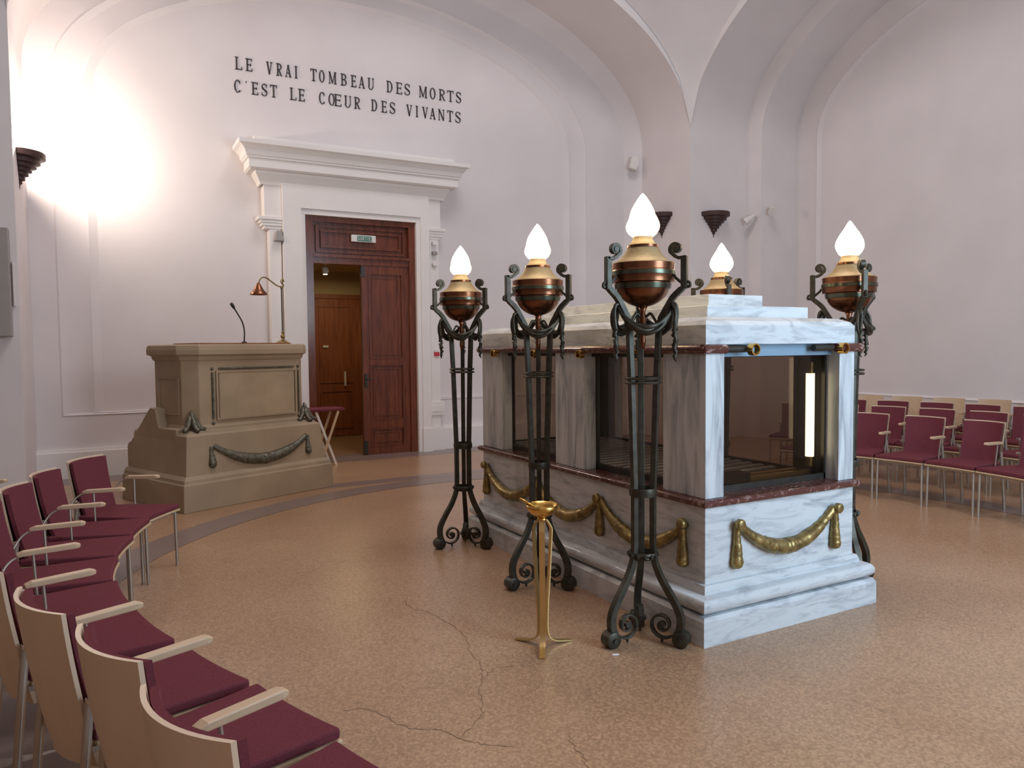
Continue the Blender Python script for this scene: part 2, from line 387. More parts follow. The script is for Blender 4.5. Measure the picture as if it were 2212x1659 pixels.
# ------------------------------------------------------------------ door surround, door, vestibule
YS = 10.74
mb = MB()
for xa, xb in ((2.05, 2.30), (4.44, 4.68)):                         # side pilasters
    mb.box((xa + .07, YS + .06, .37), (xb - .02, 10.98, 3.28))
    mb.box((xa, YS + .02, 3.43), (xb, 10.98, 3.90))
    for k, (dz, ex) in enumerate(((3.27, .02), (3.31, .05), (3.35, .07), (3.39, .10))):
        mb.box((xa - ex + .02, YS + .06 - ex * .6, dz), (xb + ex - .02, 10.98, dz + .045))
    mb.box((xa - .01, YS + .02, 0), (xb + .03, 10.98, .34)); mb.box((xa + .0, YS + .03, .34), (xb + .02, 10.98, .37))
mb.box((4.45, YS + .03, .55), (4.72, 10.98, .76)); mb.box((4.47, YS + .02, .60), (4.70, 10.98, .71))
struct(mb.build('trim_door_pilasters', M_trim, bevel=.004))
mb = MB()
mb.box((2.29, YS - .03, .36), (DXL - .06, 10.98, 3.575)); mb.box((DXR + .06, YS - .03, .36), (4.47, 10.98, 3.575))
mb.box((2.29, YS - .03, 3.575), (4.47, 10.98, 3.90))
mb.box((2.28, YS - .05, 0), (DXL - .05, 10.98, .36)); mb.box((DXR + .05, YS - .05, 0), (4.48, 10.98, .36))
for xa, xb in ((DXL - .06, DXL + .002), (DXR - .002, DXR + .06)): mb.box((xa, YS + .0, 0), (xb, 10.98, DZT))
mb.box((DXL - .06, YS + .0, DZT - .002), (DXR + .06, 10.98, 3.574))
struct(mb.build('trim_door_surround', M_trim))
# cornice: profile (out, z) swept round three sides
prof = [(0.0, 3.86), (.03, 3.86), (.04, 3.90), (.08, 3.97), (.10, 4.0), (.10, 4.03), (.17, 4.03), (.20, 4.05), (.20, 4.16), (.225, 4.17), (.225, 4.19), (.24, 4.20), (.26, 4.26), (.30, 4.31), (.34, 4.33), (.34, 4.385), (.0, 4.40)]
mb = MB(); loops = []
for (x, sx) in ((2.03, -1), (4.70, 1)):
    loops.append([(x + sx * q, YS + .02 - q, z) for q, z in prof])
back = [[(2.03 - q, 11.0, z) for q, z in prof]] + loops + [[(4.70 + q, 11.0, z) for q, z in prof]]
mb.loft(back, close=False, cap=False)
mb.add([(2.03 - .34, 10.97, 4.385), (2.03 - .34, YS + .02 - .34, 4.385), (4.70 + .34, YS + .02 - .34, 4.385), (4.70 + .34, 10.97, 4.385)], [(0, 1, 2, 3)])
mb.box((1.93, 10.70, 4.38), (4.90, 10.98, 4.50))
struct(mb.build('trim_door_cornice', M_trim))

door = empty('door_1', (0, 0, 0)); door['kind'] = 'structure'
YD = 10.86
def rect_frame(mb, x0_, x1_, z0_, z1_, w_, ya, yb):
    mb.box((x0_, ya, z0_), (x1_, yb, z0_ + w_)); mb.box((x0_, ya, z1_ - w_), (x1_, yb, z1_))
    mb.box((x0_, ya, z0_ + w_), (x0_ + w_, yb, z1_ - w_)); mb.box((x1_ - w_, ya, z0_ + w_), (x1_, yb, z1_ - w_))
mb = MB()                                                         # frame with transom
mb.box((DXL, YD - .06, 0), (DXL + .12, YD + .10, DZT - .08)); mb.box((DXR - .10, YD - .06, 0), (DXR, YD + .10, DZT - .08))
mb.box((DXL, YD - .06, DZT - .08), (DXR, YD + .10, DZT)); mb.box((DXL + .12, YD - .04, 2.83), (DXR - .10, YD + .09, 2.92)); mb.box((DXL + .12, YD - .075, 2.92), (DXR - .10, YD + .08, 2.96))
mb.box((DXL + .12, YD + .02, 2.96), (DXR - .10, YD + .08, DZT - .08))
for q, w_, yo in ((0, .03, .0), (.07, .025, -.008)): rect_frame(mb, DXL + .17 + q, DXR - .15 - q, 2.99 + q, 3.38 - q, w_, YD - .01 + yo, YD + .021)
o = mb.build('door_frame', M_mahog, door); o['kind'] = 'structure'
lf = MB(); lx0, lx1 = 3.43, DXR - .10
lf.box((lx0, YD, .0), (lx1, YD + .05, 2.83))
for xa, xb in ((lx0, lx0 + .10), (lx1 - .10, lx1)): lf.box((xa, YD - .022, 0.0), (xb, YD + .001, 2.83))
for za, zb in ((0, .12), (.40, .52), (1.36, 1.44), (2.72, 2.83)): lf.box((lx0 + .10, YD - .022, za), (lx1 - .10, YD + .001, zb))
for za, zb in ((.12, .40), (.52, 1.36), (1.44, 2.72)):
    for q, yo in ((.001, -.03), (.06, -.012)): rect_frame(lf, lx0 + .10 + q, lx1 - .10 - q, za + q, zb - q, .018, YD + yo, YD + .001)
o = lf.build('door_leaf', M_mahog, door); o['kind'] = 'structure'
mb = MB(); mb.box((lx0 + .02, YD - .05, 1.02), (lx0 + .06, YD - .02, 1.22)); mb.tube([(lx0 + .04, YD - .05, 1.14), (lx0 + .04, YD - .10, 1.14), (lx0 + .13, YD - .10, 1.14)], .009)
mb.box((lx0 - .01, YD - .045, 2.66), (lx0 + .05, YD - .015, 2.80)); mb.box((lx0 - .01, YD - .045, .02), (lx0 + .05, YD - .015, .22))
o = mb.build('door_handle', M_slot, door); o['kind'] = 'structure'
# vestibule behind the open leaf
VX0, VX1, VY, VZ = 2.35, 5.6, 13.5, 2.98
mb = MB()
mb.add([(VX0, 11, 0), (VX0, VY, 0), (VX0, VY, VZ), (VX0, 11, VZ)], [(0, 1, 2, 3)])
mb.add([(VX1, 11, 0), (VX1, VY, 0), (VX1, VY, VZ), (VX1, 11, VZ)], [(0, 1, 2, 3)])
mb.add([(VX0, VY, 0), (VX1, VY, 0), (VX1, VY, VZ), (VX0, VY, VZ)], [(0, 1, 2, 3)])
mb.add([(VX0, 11, VZ), (VX1, 11, VZ), (VX1, VY, VZ), (VX0, VY, VZ)], [(0, 1, 2, 3)])
mb.add([(VX0, 10.99, 0), (DXL, 10.99, 0), (DXL, 10.99, VZ), (VX0, 10.99, VZ)], [(0, 1, 2, 3)]); mb.add([(DXR, 10.99, 0), (VX1, 10.99, 0), (VX1, 10.99, VZ), (DXR, 10.99, VZ)], [(0, 1, 2, 3)])
struct(mb.build('wall_vestibule', M_vest))
mb = MB(); mb.add([(VX0, 10.9, .001), (VX1, 10.9, .001), (VX1, VY, .001), (VX0, VY, .001)], [(0, 1, 2, 3)]); struct(mb.build('floor_vestibule', simple('vestibule_floor', (.26, .15, .08), .4, var=.05)))
d2 = empty('door_2', (0, 0, 0)); d2['kind'] = 'structure'
mb = MB(); mb.box((3.28, VY - .06, 0), (3.36, VY, 2.58)); mb.box((4.96, VY - .06, 0), (5.04, VY, 2.58)); mb.box((3.28, VY - .06, 2.50), (5.04, VY, 2.58))
mb.build('door_frame', M_mahogv, d2, bevel=.005)['kind'] = 'structure'
for k, xa in enumerate((3.36, 4.16)):
    mb = MB(); xb = xa + .80; mb.box((xa, VY - .04, .01), (xb, VY - .01, 2.5))
    for za, zb in ((.15, .85), (.98, 2.38)):
        rect_frame(mb, xa + .10, xb - .10, za, zb, .03, VY - .055, VY - .03)
    mb.build('door_leaf', M_mahogv, d2)['kind'] = 'structure'
mb = MB(); mb.box((3.90, VY - .075, .92), (3.93, VY - .04, 1.18)); mb.box((3.52, VY - .06, 1.62), (3.62, VY - .045, 1.66)); mb.build('door_handle', M_white, d2)['kind'] = 'structure'
sp = empty('ceiling_spotlight', (3.18, 11.9, 2.98), label='small white spotlight on the ceiling beyond the open door', cat='spotlight')
MB().tube([(0, 0, 0), (0, 0, -.10)], .012).build('stem', M_white, sp)
MB().lathe([(.03, 0), (.045, .02), (.05, .10), (.02, .13)], (0, 0, -.2), 16).build('lamp_head', M_white, sp, smooth=True, auto=40)
MB().lathe([(.035, 0), (.035, .004)], (0, 0, -.205), 16).build('bulb', M_spotb, sp)

# ------------------------------------------------------------------ lettering
GLY = {}
def seg_(x1, y1, x2, y2, t_):
    dx, dy = x2 - x1, y2 - y1; L = hypot(dx, dy); nx, ny = -dy / L * t_ / 2, dx / L * t_ / 2
    return [(x1 - nx, y1 - ny), (x2 - nx, y2 - ny), (x2 + nx, y2 + ny), (x1 + nx, y1 + ny)]
def arc_(cx, cy, rx, ry, a0, a1, tx, ty, n=14):
    """stroke of varying weight along an ellipse: quads"""
    out = []
    for i in range(n):
        q = [radians(a0 + (a1 - a0) * (i + k) / n) for k in (0, 1)]
        def o_(a): return (cx + (rx) * cos(a), cy + (ry) * sin(a))
        def i_(a): return (cx + (rx - tx) * cos(a), cy + (ry - ty) * sin(a))
        out.append([o_(q[0]), o_(q[1]), i_(q[1]), i_(q[0])])
    return out
TH, TN, SE = .115, .055, .04          # thick, thin, serif weights (glyph box: width w, height 1)
def V_(x, y0=0, y1=1, t_=TH): return [(x - t_ / 2, y0), (x + t_ / 2, y0), (x + t_ / 2, y1), (x - t_ / 2, y1)]
def H_(x0, x1, y, t_=TN): return [(x0, y - t_ / 2), (x1, y - t_ / 2), (x1, y + t_ / 2), (x0, y + t_ / 2)]
def sf(x, y, w=.26): return [(x - w / 2, y), (x + w / 2, y), (x + w / 2, y + SE), (x - w / 2, y + SE)]
def glyph(ch, w):
    s0, s1, T = sf, lambda x, w_=.26: sf(x, 1 - SE, w_), 1
    b0 = lambda x, w_=.26: sf(x, 0, w_)
    x0 = .13
    if ch == 'L': return [V_(x0 + .02), b0(x0), s1(x0 + .02), H_(x0, w, TN / 2), V_(w - .03, 0, .24, .05)]
    if ch == 'E': return [V_(x0 + .02), b0(x0), s1(x0), H_(x0, w, TN / 2), H_(x0, w - .02, 1 - TN / 2), H_(x0, w - .10, .52), V_(w - .03, 0, .22, .05), V_(w - .05, .80, 1, .05), V_(w - .12, .42, .62, .05)]
    if ch == 'I': return [V_(w / 2), b0(w / 2, w), s1(w / 2, w)]
    if ch == 'T': return [V_(w / 2), b0(w / 2, .3), H_(.0, w, 1 - TN / 2), V_(.025, .78, 1, .05), V_(w - .025, .78, 1, .05)]
    if ch == 'V': return [seg_(.08, 1, w / 2, 0, TH), seg_(w - .07, 1, w / 2, 0, TN), s1(.09, .2), s1(w - .09, .18)]
    if ch == 'A': return [seg_(.07, 0, w / 2, 1, TN), seg_(w - .09, 0, w / 2, 1, TH), H_(.16, w - .16, .34), b0(.09, .18), b0(w - .09, .2)]
    if ch == 'M': return [V_(.09, 0, 1, TN), V_(w - .11, 0, 1, TH), seg_(.10, 1, w / 2, .05, TH * .85), seg_(w - .13, 1, w / 2, .05, TN), b0(.09, .18), b0(w - .1, .24), s1(.07, .14), s1(w - .09, .2)]
    if ch == 'N': return [V_(.09, 0, 1, TN), V_(w - .08, 0, 1, TN), seg_(.10, 1, w - .09, 0, TH * .9), b0(.09, .18), s1(.08, .16), s1(w - .09, .18)]
    if ch == 'U': return [V_(x0, .28, 1), V_(w - .07, .28, 1, TN), s1(x0, .24), s1(w - .08, .18)] + arc_(w / 2 + .0, .30, w / 2 - .05, .31, 180, 360, TH * .8, TN)
    if ch == 'O': return arc_(w / 2, .5, w / 2, .515, 0, 360, TH, TN, 28)
    if ch == 'C': return arc_(w / 2 + .03, .5, w / 2 + .02, .515, 45, 315, TH, TN, 22) + [V_(w - .03, .70, .95, .05), V_(w - .03, .04, .22, .04)]
    if ch == 'D': return [V_(x0 + .02), b0(x0 - .01, .2), s1(x0 - .01, .2), H_(x0, w * .5, TN / 2), H_(x0, w * .5, 1 - TN / 2)] + arc_(w * .48, .5, w * .52, .5, -90, 90, TH, TN)
    if ch in 'RBP':
        g = [V_(x0 + .02), b0(x0, .26), s1(x0 - .01, .2), H_(x0, w * .5, 1 - TN / 2), H_(x0, w * .5, .51)] + arc_(w * .48, .745, w * .46, .255, -90, 90, TH * .95, TN)
        if ch == 'R': g += [seg_(w * .48, .50, w - .10, .03, TH * .85), b0(w - .06, .14)]
        if ch == 'B': g += [H_(x0, w * .5, TN / 2)] + arc_(w * .48, .265, w * .52, .265, -90, 90, TH, TN)
        return g
    if ch == 'S': return arc_(w / 2, .745, w / 2 - .03, .265, 30, 250, TH * .75, TN) + arc_(w / 2, .26, w / 2, .27, -150, 80, TH * .8, TN) + [seg_(.10, .66, w - .10, .36, TH), V_(w - .06, .72, .95, .05), V_(.05, .06, .28, .05)]
    if ch == "'": return [[(.0, .86), (.14, .86), (.18, .98), (.06, .98)]]
    return [V_(w / 2)]
def letter_mesh(ch, xa, xb, z, hgt, y, dep=.012):
    w = (xb - xa) / hgt
    mb = MB()
    for poly in glyph(ch, max(w, .2)):
        mb.prism([(xa + u * hgt * (w / max(w, .2)), z + v_ * hgt) for u, v_ in poly], lambda u, v_, h_: (u, h_, v_), y - dep, y + .004)
    return mb
T1 = [('L', 1.748, 1.844), ('E', 1.888, 1.978), ('V', 2.167, 2.251), ('R', 2.297, 2.383), ('A', 2.422, 2.508), ('I', 2.555, 2.595), ('T', 2.779, 2.868), ('O', 2.901, 2.983), ('M', 3.04, 3.156), ('B', 3.215, 3.308), ('E', 3.367, 3.452), ('A', 3.486, 3.581), ('U', 3.625, 3.721), ('D', 3.915, 4.013), ('E', 4.067, 4.167), ('S', 4.203, 4.295), ('M', 4.443, 4.574), ('O', 4.621, 4.716), ('R', 4.773, 4.879), ('T', 4.918, 5.025), ('S', 5.064, 5.156)]
T2 = [('C', 1.731, 1.812), ("'", 1.884, 1.9), ('E', 1.958, 2.049), ('S', 2.09, 2.174), ('T', 2.212, 2.304), ('L', 2.479, 2.571), ('E', 2.598, 2.69), ('C', 2.893, 2.975), ('O', 3.032, 3.124), ('E', 3.114, 3.222), ('U', 3.266, 3.368), ('R', 3.41, 3.505), ('D', 3.67, 3.766), ('E', 3.828, 3.917), ('S', 3.961, 4.051), ('V', 4.233, 4.325), ('I', 4.384, 4.422), ('V', 4.493, 4.587), ('A', 4.615, 4.71), ('N', 4.758, 4.863), ('T', 4.912, 5.009), ('S', 5.048, 5.143)]
for data, z0_, lab in ((T1, 5.435, 'upper line of dark serif lettering LE VRAI TOMBEAU DES MORTS on the white wall'), (T2, 5.125, "lower line of dark serif lettering C'EST LE COEUR DES VIVANTS above the door cornice")):
    e = empty('wall_inscription', (0, 0, 0), label=lab, cat='inscription', group='lettering above the door')
    for ch, a_, b2 in data:
        letter_mesh(ch, a_, b2, z0_ + .035 * (a_ - 1.74) / 3.4, .168, 10.97).build('letter', M_letter, e)

# exit sign
sg = empty('exit_sign', (3.47, 10.845, 3.215), label='small white exit sign box reading SORTIE on the dark door transom', cat='sign')
mb = MB(); mb.box((-.185, -.045, -.052), (.185, .0, .052)); mb.build('sign_box', M_white, sg, bevel=.008)
mb = MB(); mb.box((-.10, -.052, -.037), (.115, -.044, .037)); mb.build('sign_face', M_signg, sg)
SANS = {'S': [(.9, .85, .5, 1), (.5, 1, .1, .8), (.1, .8, .2, .55), (.2, .55, .8, .45), (.8, .45, .9, .2), (.9, .2, .5, 0), (.5, 0, .1, .15)],
        'O': [(.15, .2, .15, .8), (.15, .8, .5, 1), (.5, 1, .85, .8), (.85, .8, .85, .2), (.85, .2, .5, 0), (.5, 0, .15, .2)],
        'R': [(.15, 0, .15, 1), (.15, .97, .7, .97), (.7, .97, .85, .75), (.85, .75, .7, .5), (.7, .5, .15, .5), (.5, .5, .9, 0)],
        'T': [(.5, 0, .5, 1), (.05, .95, .95, .95)], 'I': [(.5, 0, .5, 1)], 'E': [(.15, 0, .15, 1), (.15, .95, .9, .95), (.15, .5, .8, .5), (.15, .05, .9, .05)]}
mb = MB()
for ch, xa in zip('SORTIE', (-.094, -.059, -.023, .012, .043, .074)):
    for l in SANS[ch]:
        sc_ = (.028, .052)
        mb.prism([(xa + p[0], -.026 + p[1]) for p in seg_(l[0] * sc_[0], l[1] * sc_[1], l[2] * sc_[0], l[3] * sc_[1], .0062)], lambda u, v_, h_: (u, h_, v_), -.055, -.051)
mb.build('sign_lettering', M_white, sg)
# ------------------------------------------------------------------ catafalque
X0, Y0, W_, L_ = 2.844, 3.016, 1.2135, 2.676
X1, Y1 = X0 + W_, Y0 + L_
cat = empty('catafalque', (0, 0, 0), label='large white marble and glass catafalque with bronze garlands in the centre', cat='catafalque')
def ring_block(prof, x0=X0, y0=Y0, x1=X1, y1=Y1, cap=True):
    mb = MB(); loops = [[(x0 - p, y0 - p, z), (x1 + p, y0 - p, z), (x1 + p, y1 + p, z), (x0 - p, y1 + p, z)] for p, z in prof]
    return mb.loft(loops, cap=cap)
ring_block([(.10, 0), (.10, .134), (.085, .156), (.04, .156)]).build('plinth', M_marb, cat)
tor = [(.05, .158)] + [(.045 + .05 * cos(a), .205 + .046 * sin(a)) for a in [radians(d) for d in range(-80, 91, 17)]] + [(.03, .252), (.03, .27), (.018, .297), (0.002, .30)]
ring_block(tor).build('base_moulding', M_marb, cat, smooth=True, auto=35)
ring_block([(0, .297), (0, .725)]).build('lower_block', M_marb, cat)
led = [(-.12, .722), (.0, .722)] + [(.012 + .024 * cos(a), .742 + .022 * sin(a)) for a in [radians(d) for d in range(-85, 86, 17)]] + [(0, .766), (-.12, .768)]
ring_block(led).build('red_marble_ledge', M_red, cat, smooth=True, auto=35)
ZP0, ZP1 = .766, 1.608
PW, PD = .348, .135
def pier(x0, y0, x1, y1, nm='pier'):
    return MB().box((x0, y0, ZP0), (x1, y1, ZP1)).build(nm, M_marbv, cat, bevel=.003)
# corner piers as L shapes, middle piers
for sx in (0, 1):
    for sy in (0, 1):
        xa, xb = (X0, X0 + PW) if not sx else (X1 - PW, X1)
        ya, yb = (Y0, Y0 + PW) if not sy else (Y1 - PW, Y1)
        fx = X0 if not sx else X1; fy = Y0 if not sy else Y1; qx = 1 if not sx else -1; qy = 1 if not sy else -1
        poly = [(fx, fy), (fx + qx * PD, fy), (fx + qx * PD, fy + qy * .10), (fx + qx * .10, fy + qy * .10), (fx + qx * .10, fy + qy * PW), (fx, fy + qy * PW)]
        MB().prism(poly, lambda u, v_, h_: (u, v_, h_), ZP0, ZP1).build('pier', M_marbv, cat, bevel=.003)
MB().box((X0, 4.166, ZP0), (X0 + .10, 4.53, ZP1)).build('pier', M_marbv, cat, bevel=.003)
MB().box((X1 - .10, 4.166, ZP0), (X1, 4.53, ZP1)).build('pier', M_marbv, cat, bevel=.003)
ring_block([(-.10, 1.60), (0, 1.604), (0, 1.709), (-.02, 1.733), (-.07, 1.755), (-.3, 1.757)]).build('top_slab', M_marb, cat)
ring_block([(-.19, 1.755), (-.19, 1.828)]).build('upper_step', M_marb, cat, bevel=.003)
ring_block([(-.38, 1.826), (-.38, 1.908)]).build('top_step', M_marb, cat, bevel=.003)
# red rail under the slab
mb = MB(); zr, rr = 1.578, .026
for x in (X0 - .008, X1 + .008):
    mb.tube([(x, Y0 - .03, zr), (x, Y1 + .04, zr)], rr, 12)
mb.tube([(X0 - .03, Y0 - .008, zr), (X0 + .135, Y0 - .008, zr)], rr, 12); mb.tube([(X1 - .18, Y0 - .008, zr), (X1 + .05, Y0 - .008, zr)], rr, 12)
mb.tube([(X0 - .03, Y1 + .008, zr), (X1 + .05, Y1 + .008, zr)], rr, 12)
mb.build('red_marble_rail', M_red, cat, smooth=True, auto=40)
for xa in (X0 + .135, X1 - .36): MB().tube([(xa, Y0 + .01, zr), (xa + .17, Y0 + .01, zr)], .020, 12).build('dark_rod', M_slot, cat, smooth=True, auto=40)
MB().box((X0 + .12, Y0 + .055, 1.535), (X1 - .12, Y0 + .075, 1.605)).build('fascia', M_bluef, cat)
for x in (X0, X1 - .10): MB().box((x + .06, Y0 + PW - .02, 1.53), (x + .09, Y1 - PW + .02, 1.605)).build('fascia', M_slot, cat)
def rim(c, ax, r=.030, mat=M_gold):
    mb = MB(); d = Vector(ax); o_ = Vector((0, 0, 1)).cross(d).normalized(); u_ = Vector((0, 0, 1)); pts = []
    loops = []
    for rr_, dd in ((r * .78, -.015), (r * .78, .022), (r, .022), (r, -.015)):
        loops.append([Vector(c) + d * dd + (o_ * cos(2 * pi * k / 24) + u_ * sin(2 * pi * k / 24)) * rr_ for k in range(24)])
    mb.loft(loops + [loops[0]], cap=False)
    return mb.build('brass_ring', mat, cat, smooth=True, auto=40)
for x in (3.164, 3.909): rim((x, Y0 - .03, 1.574), (0, -1, 0), .034)
for y in (3.549, 4.165, 4.77, 5.411): rim((X0 - .03, y, 1.548), (-1, 0, 0), .030)
# glass, frames, inside
gi = .105
def pane(a, b_): return MB().box(a, b_).build('glass_pane', M_glass, cat)
pane((X0 + .13, Y0 + gi, .79), (X1 - .13, Y0 + gi + .008, 1.55)); pane((X0 + .13, Y1 - gi - .008, .79), (X1 - .13, Y1 - gi, 1.55))
for ya, yb in ((Y0 + PW - .01, 4.17), (4.525, Y1 - PW + .01)):
    pane((X0 + gi - .005, ya, .79), (X0 + gi + .003, yb, 1.55)); pane((X1 - gi - .003, ya, .79), (X1 - gi + .005, yb, 1.55))
def frame(axis, c, a, b_, z0=.768, z1=1.56, w=.03):
    mb = MB()
    for (p, q, r_, s_) in ((a, a + w, z0, z1), (b_ - w, b_, z0, z1), (a, b_, z0, z0 + .035), (a, b_, z1 - .03, z1)):
        if axis == 'y': mb.box((p, c - .012, r_), (q, c + .012, s_))
        else: mb.box((c - .012, p, r_), (c + .012, q, s_))
    return mb.build('glass_frame', M_slot, cat)
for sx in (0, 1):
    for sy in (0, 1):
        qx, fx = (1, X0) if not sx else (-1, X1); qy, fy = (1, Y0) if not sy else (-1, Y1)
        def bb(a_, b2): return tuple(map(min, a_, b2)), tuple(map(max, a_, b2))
        MB().box(*bb((fx + qx * .101, fy + qy * .125, .77), (fx + qx * .112, fy + qy * (PW - .02), 1.60))).build('pier_shade_sheet', M_slot, cat)  # dark sheets added as shade over the inner pier faces
frame('y', Y0 + gi, X0 + .12, X1 - .12); frame('y', Y1 - gi, X0 + .12, X1 - .12)
for ya, yb in ((Y0 + PW - .02, 4.18), (4.51, Y1 - PW + .02)): frame('x', X0 + gi, ya, yb); frame('x', X1 - gi, ya, yb)
MB().box((X0 + .13, Y0 + .12, .745), (X1 - .13, Y1 - .12, .772)).build('inner_floor', M_slot, cat)
mb = MB()
y = Y0 + .45
while y < Y1 - .2:
    mb.box((X0 + .17, y, .775), (X1 - .17, y + .045, .80)); y += .10
mb.build('roller_bed', M_slat, cat, bevel=.006)
mb = MB(); mb.box((X0 + .15, Y0 + .20, .772), (X1 - .15, Y0 + .225, .81)); mb.box((X0 + .15, Y0 + .30, .772), (X1 - .15, Y0 + .33, .805)); mb.build('brass_bar', M_goldsat, cat)
MB().box((X0 + .28, Y0 + .17, .772), (X0 + .52, Y0 + .27, .845)).build('inner_box', M_slot, cat, bevel=.005)
for nm_, (x, y), z0_, z1_ in (('a', (3.845, 3.165), .905, 1.42), ('b', (2.985, 4.232), .835, 1.49)):
    MB().tube([(x, y, z0_), (x, y, z1_)], .026 if nm_ == 'a' else .016, 16).build('light_tube', M_tube, cat, smooth=True, auto=50)
    for za, zb in ((z0_ - .06, z0_), (z1_, z1_ + .07)): MB().tube([(x, y, za), (x, y, zb)], .02, 12).build('tube_holder', M_gilt, cat, smooth=True, auto=50)

def lump(pts, rad, n=7, seg=12, seed=1, squash=None, amp=.05):
    rnd = random.Random(seed); P = smooth_pts(pts, n); m_ = len(P); R = []
    k0 = len(rad) - 1
    for i in range(m_):
        q = i / (m_ - 1) * k0; j = min(int(q), k0 - 1); R.append((rad[j] + (rad[j + 1] - rad[j]) * (q - j)) * (1 + rnd.uniform(-amp, amp)))
    mb = MB(); mb.tube(P, R, seg)
    mb.v = [tuple(c + rnd.uniform(-1, 1) * .0018 for c in p) for p in mb.v]
    return mb
def swag(fn, u0_, u1_, zt, zl, r, mat, parent, seed):
    um = (u0_ + u1_) / 2; w = u1_ - u0_
    pts = [(fn(u0_ + w * t_, zt - (zt - zl) * (1 - (2 * t_ - 1) ** 2) ** .95)) for t_ in (0, .08, .18, .30, .42, .5, .58, .70, .82, .92, 1)]
    return lump(pts, [r * .55, r * .6, r * .8, r, r * 1.05, r * 1.1, r * 1.05, r, r * .8, r * .6, r * .55], seed=seed).build('garland', mat, parent, smooth=True)
def tassel(fn, u, zt, zb, r, mat, parent, seed):
    pts = [fn(u, zt), fn(u, zt + (zb - zt) * .3), fn(u, zt + (zb - zt) * .6), fn(u, zb + r * 1.0), fn(u, zb + r * .45), fn(u, zb + r * .1), fn(u, zb)]
    return lump(pts, [r * .5, r * .6, r * .82, r * 1.0, r * .9, r * .5, r * .15], seed=seed).build('garland_drop', mat, parent, smooth=True)
fl_ = lambda u, z: (X0 - .018, u, z); fs_ = lambda u, z: (u, Y0 - .018, z)
pk = [3.155, 3.97, 4.785, 5.60]
for i in range(3): swag(fl_, pk[i], pk[i + 1], .61, .425, .042, M_gilt, cat, 20 + i)
for i, y in enumerate(pk):
    tassel(fl_, y + (.02 if i == 0 else 0), .605, .36, .037, M_gilt, cat, 40 + i)
    MB().lathe([(.0, .012), (.024, .012), (.030, .006), (.030, -.02)], (0, 0, 0), 16).build('rosette', M_gilt, cat, smooth=True).matrix_local = Matrix.Translation((X0 - .050, y, .612)) @ Matrix.Rotation(-pi / 2, 4, 'Y')
swag(fs_, 3.075, 3.855, .61, .435, .042, M_gilt, cat, 31)
for i, x in enumerate((3.06, 3.872)):
    tassel(fs_, x, .605, .36, .037, M_gilt, cat, 50 + i)
    MB().lathe([(.0, .012), (.024, .012), (.030, .006), (.030, -.02)], (0, 0, 0), 16).build('rosette', M_gilt, cat, smooth=True).matrix_local = Matrix.Translation((x, Y0 - .050, .612)) @ Matrix.Rotation(pi / 2, 4, 'X')

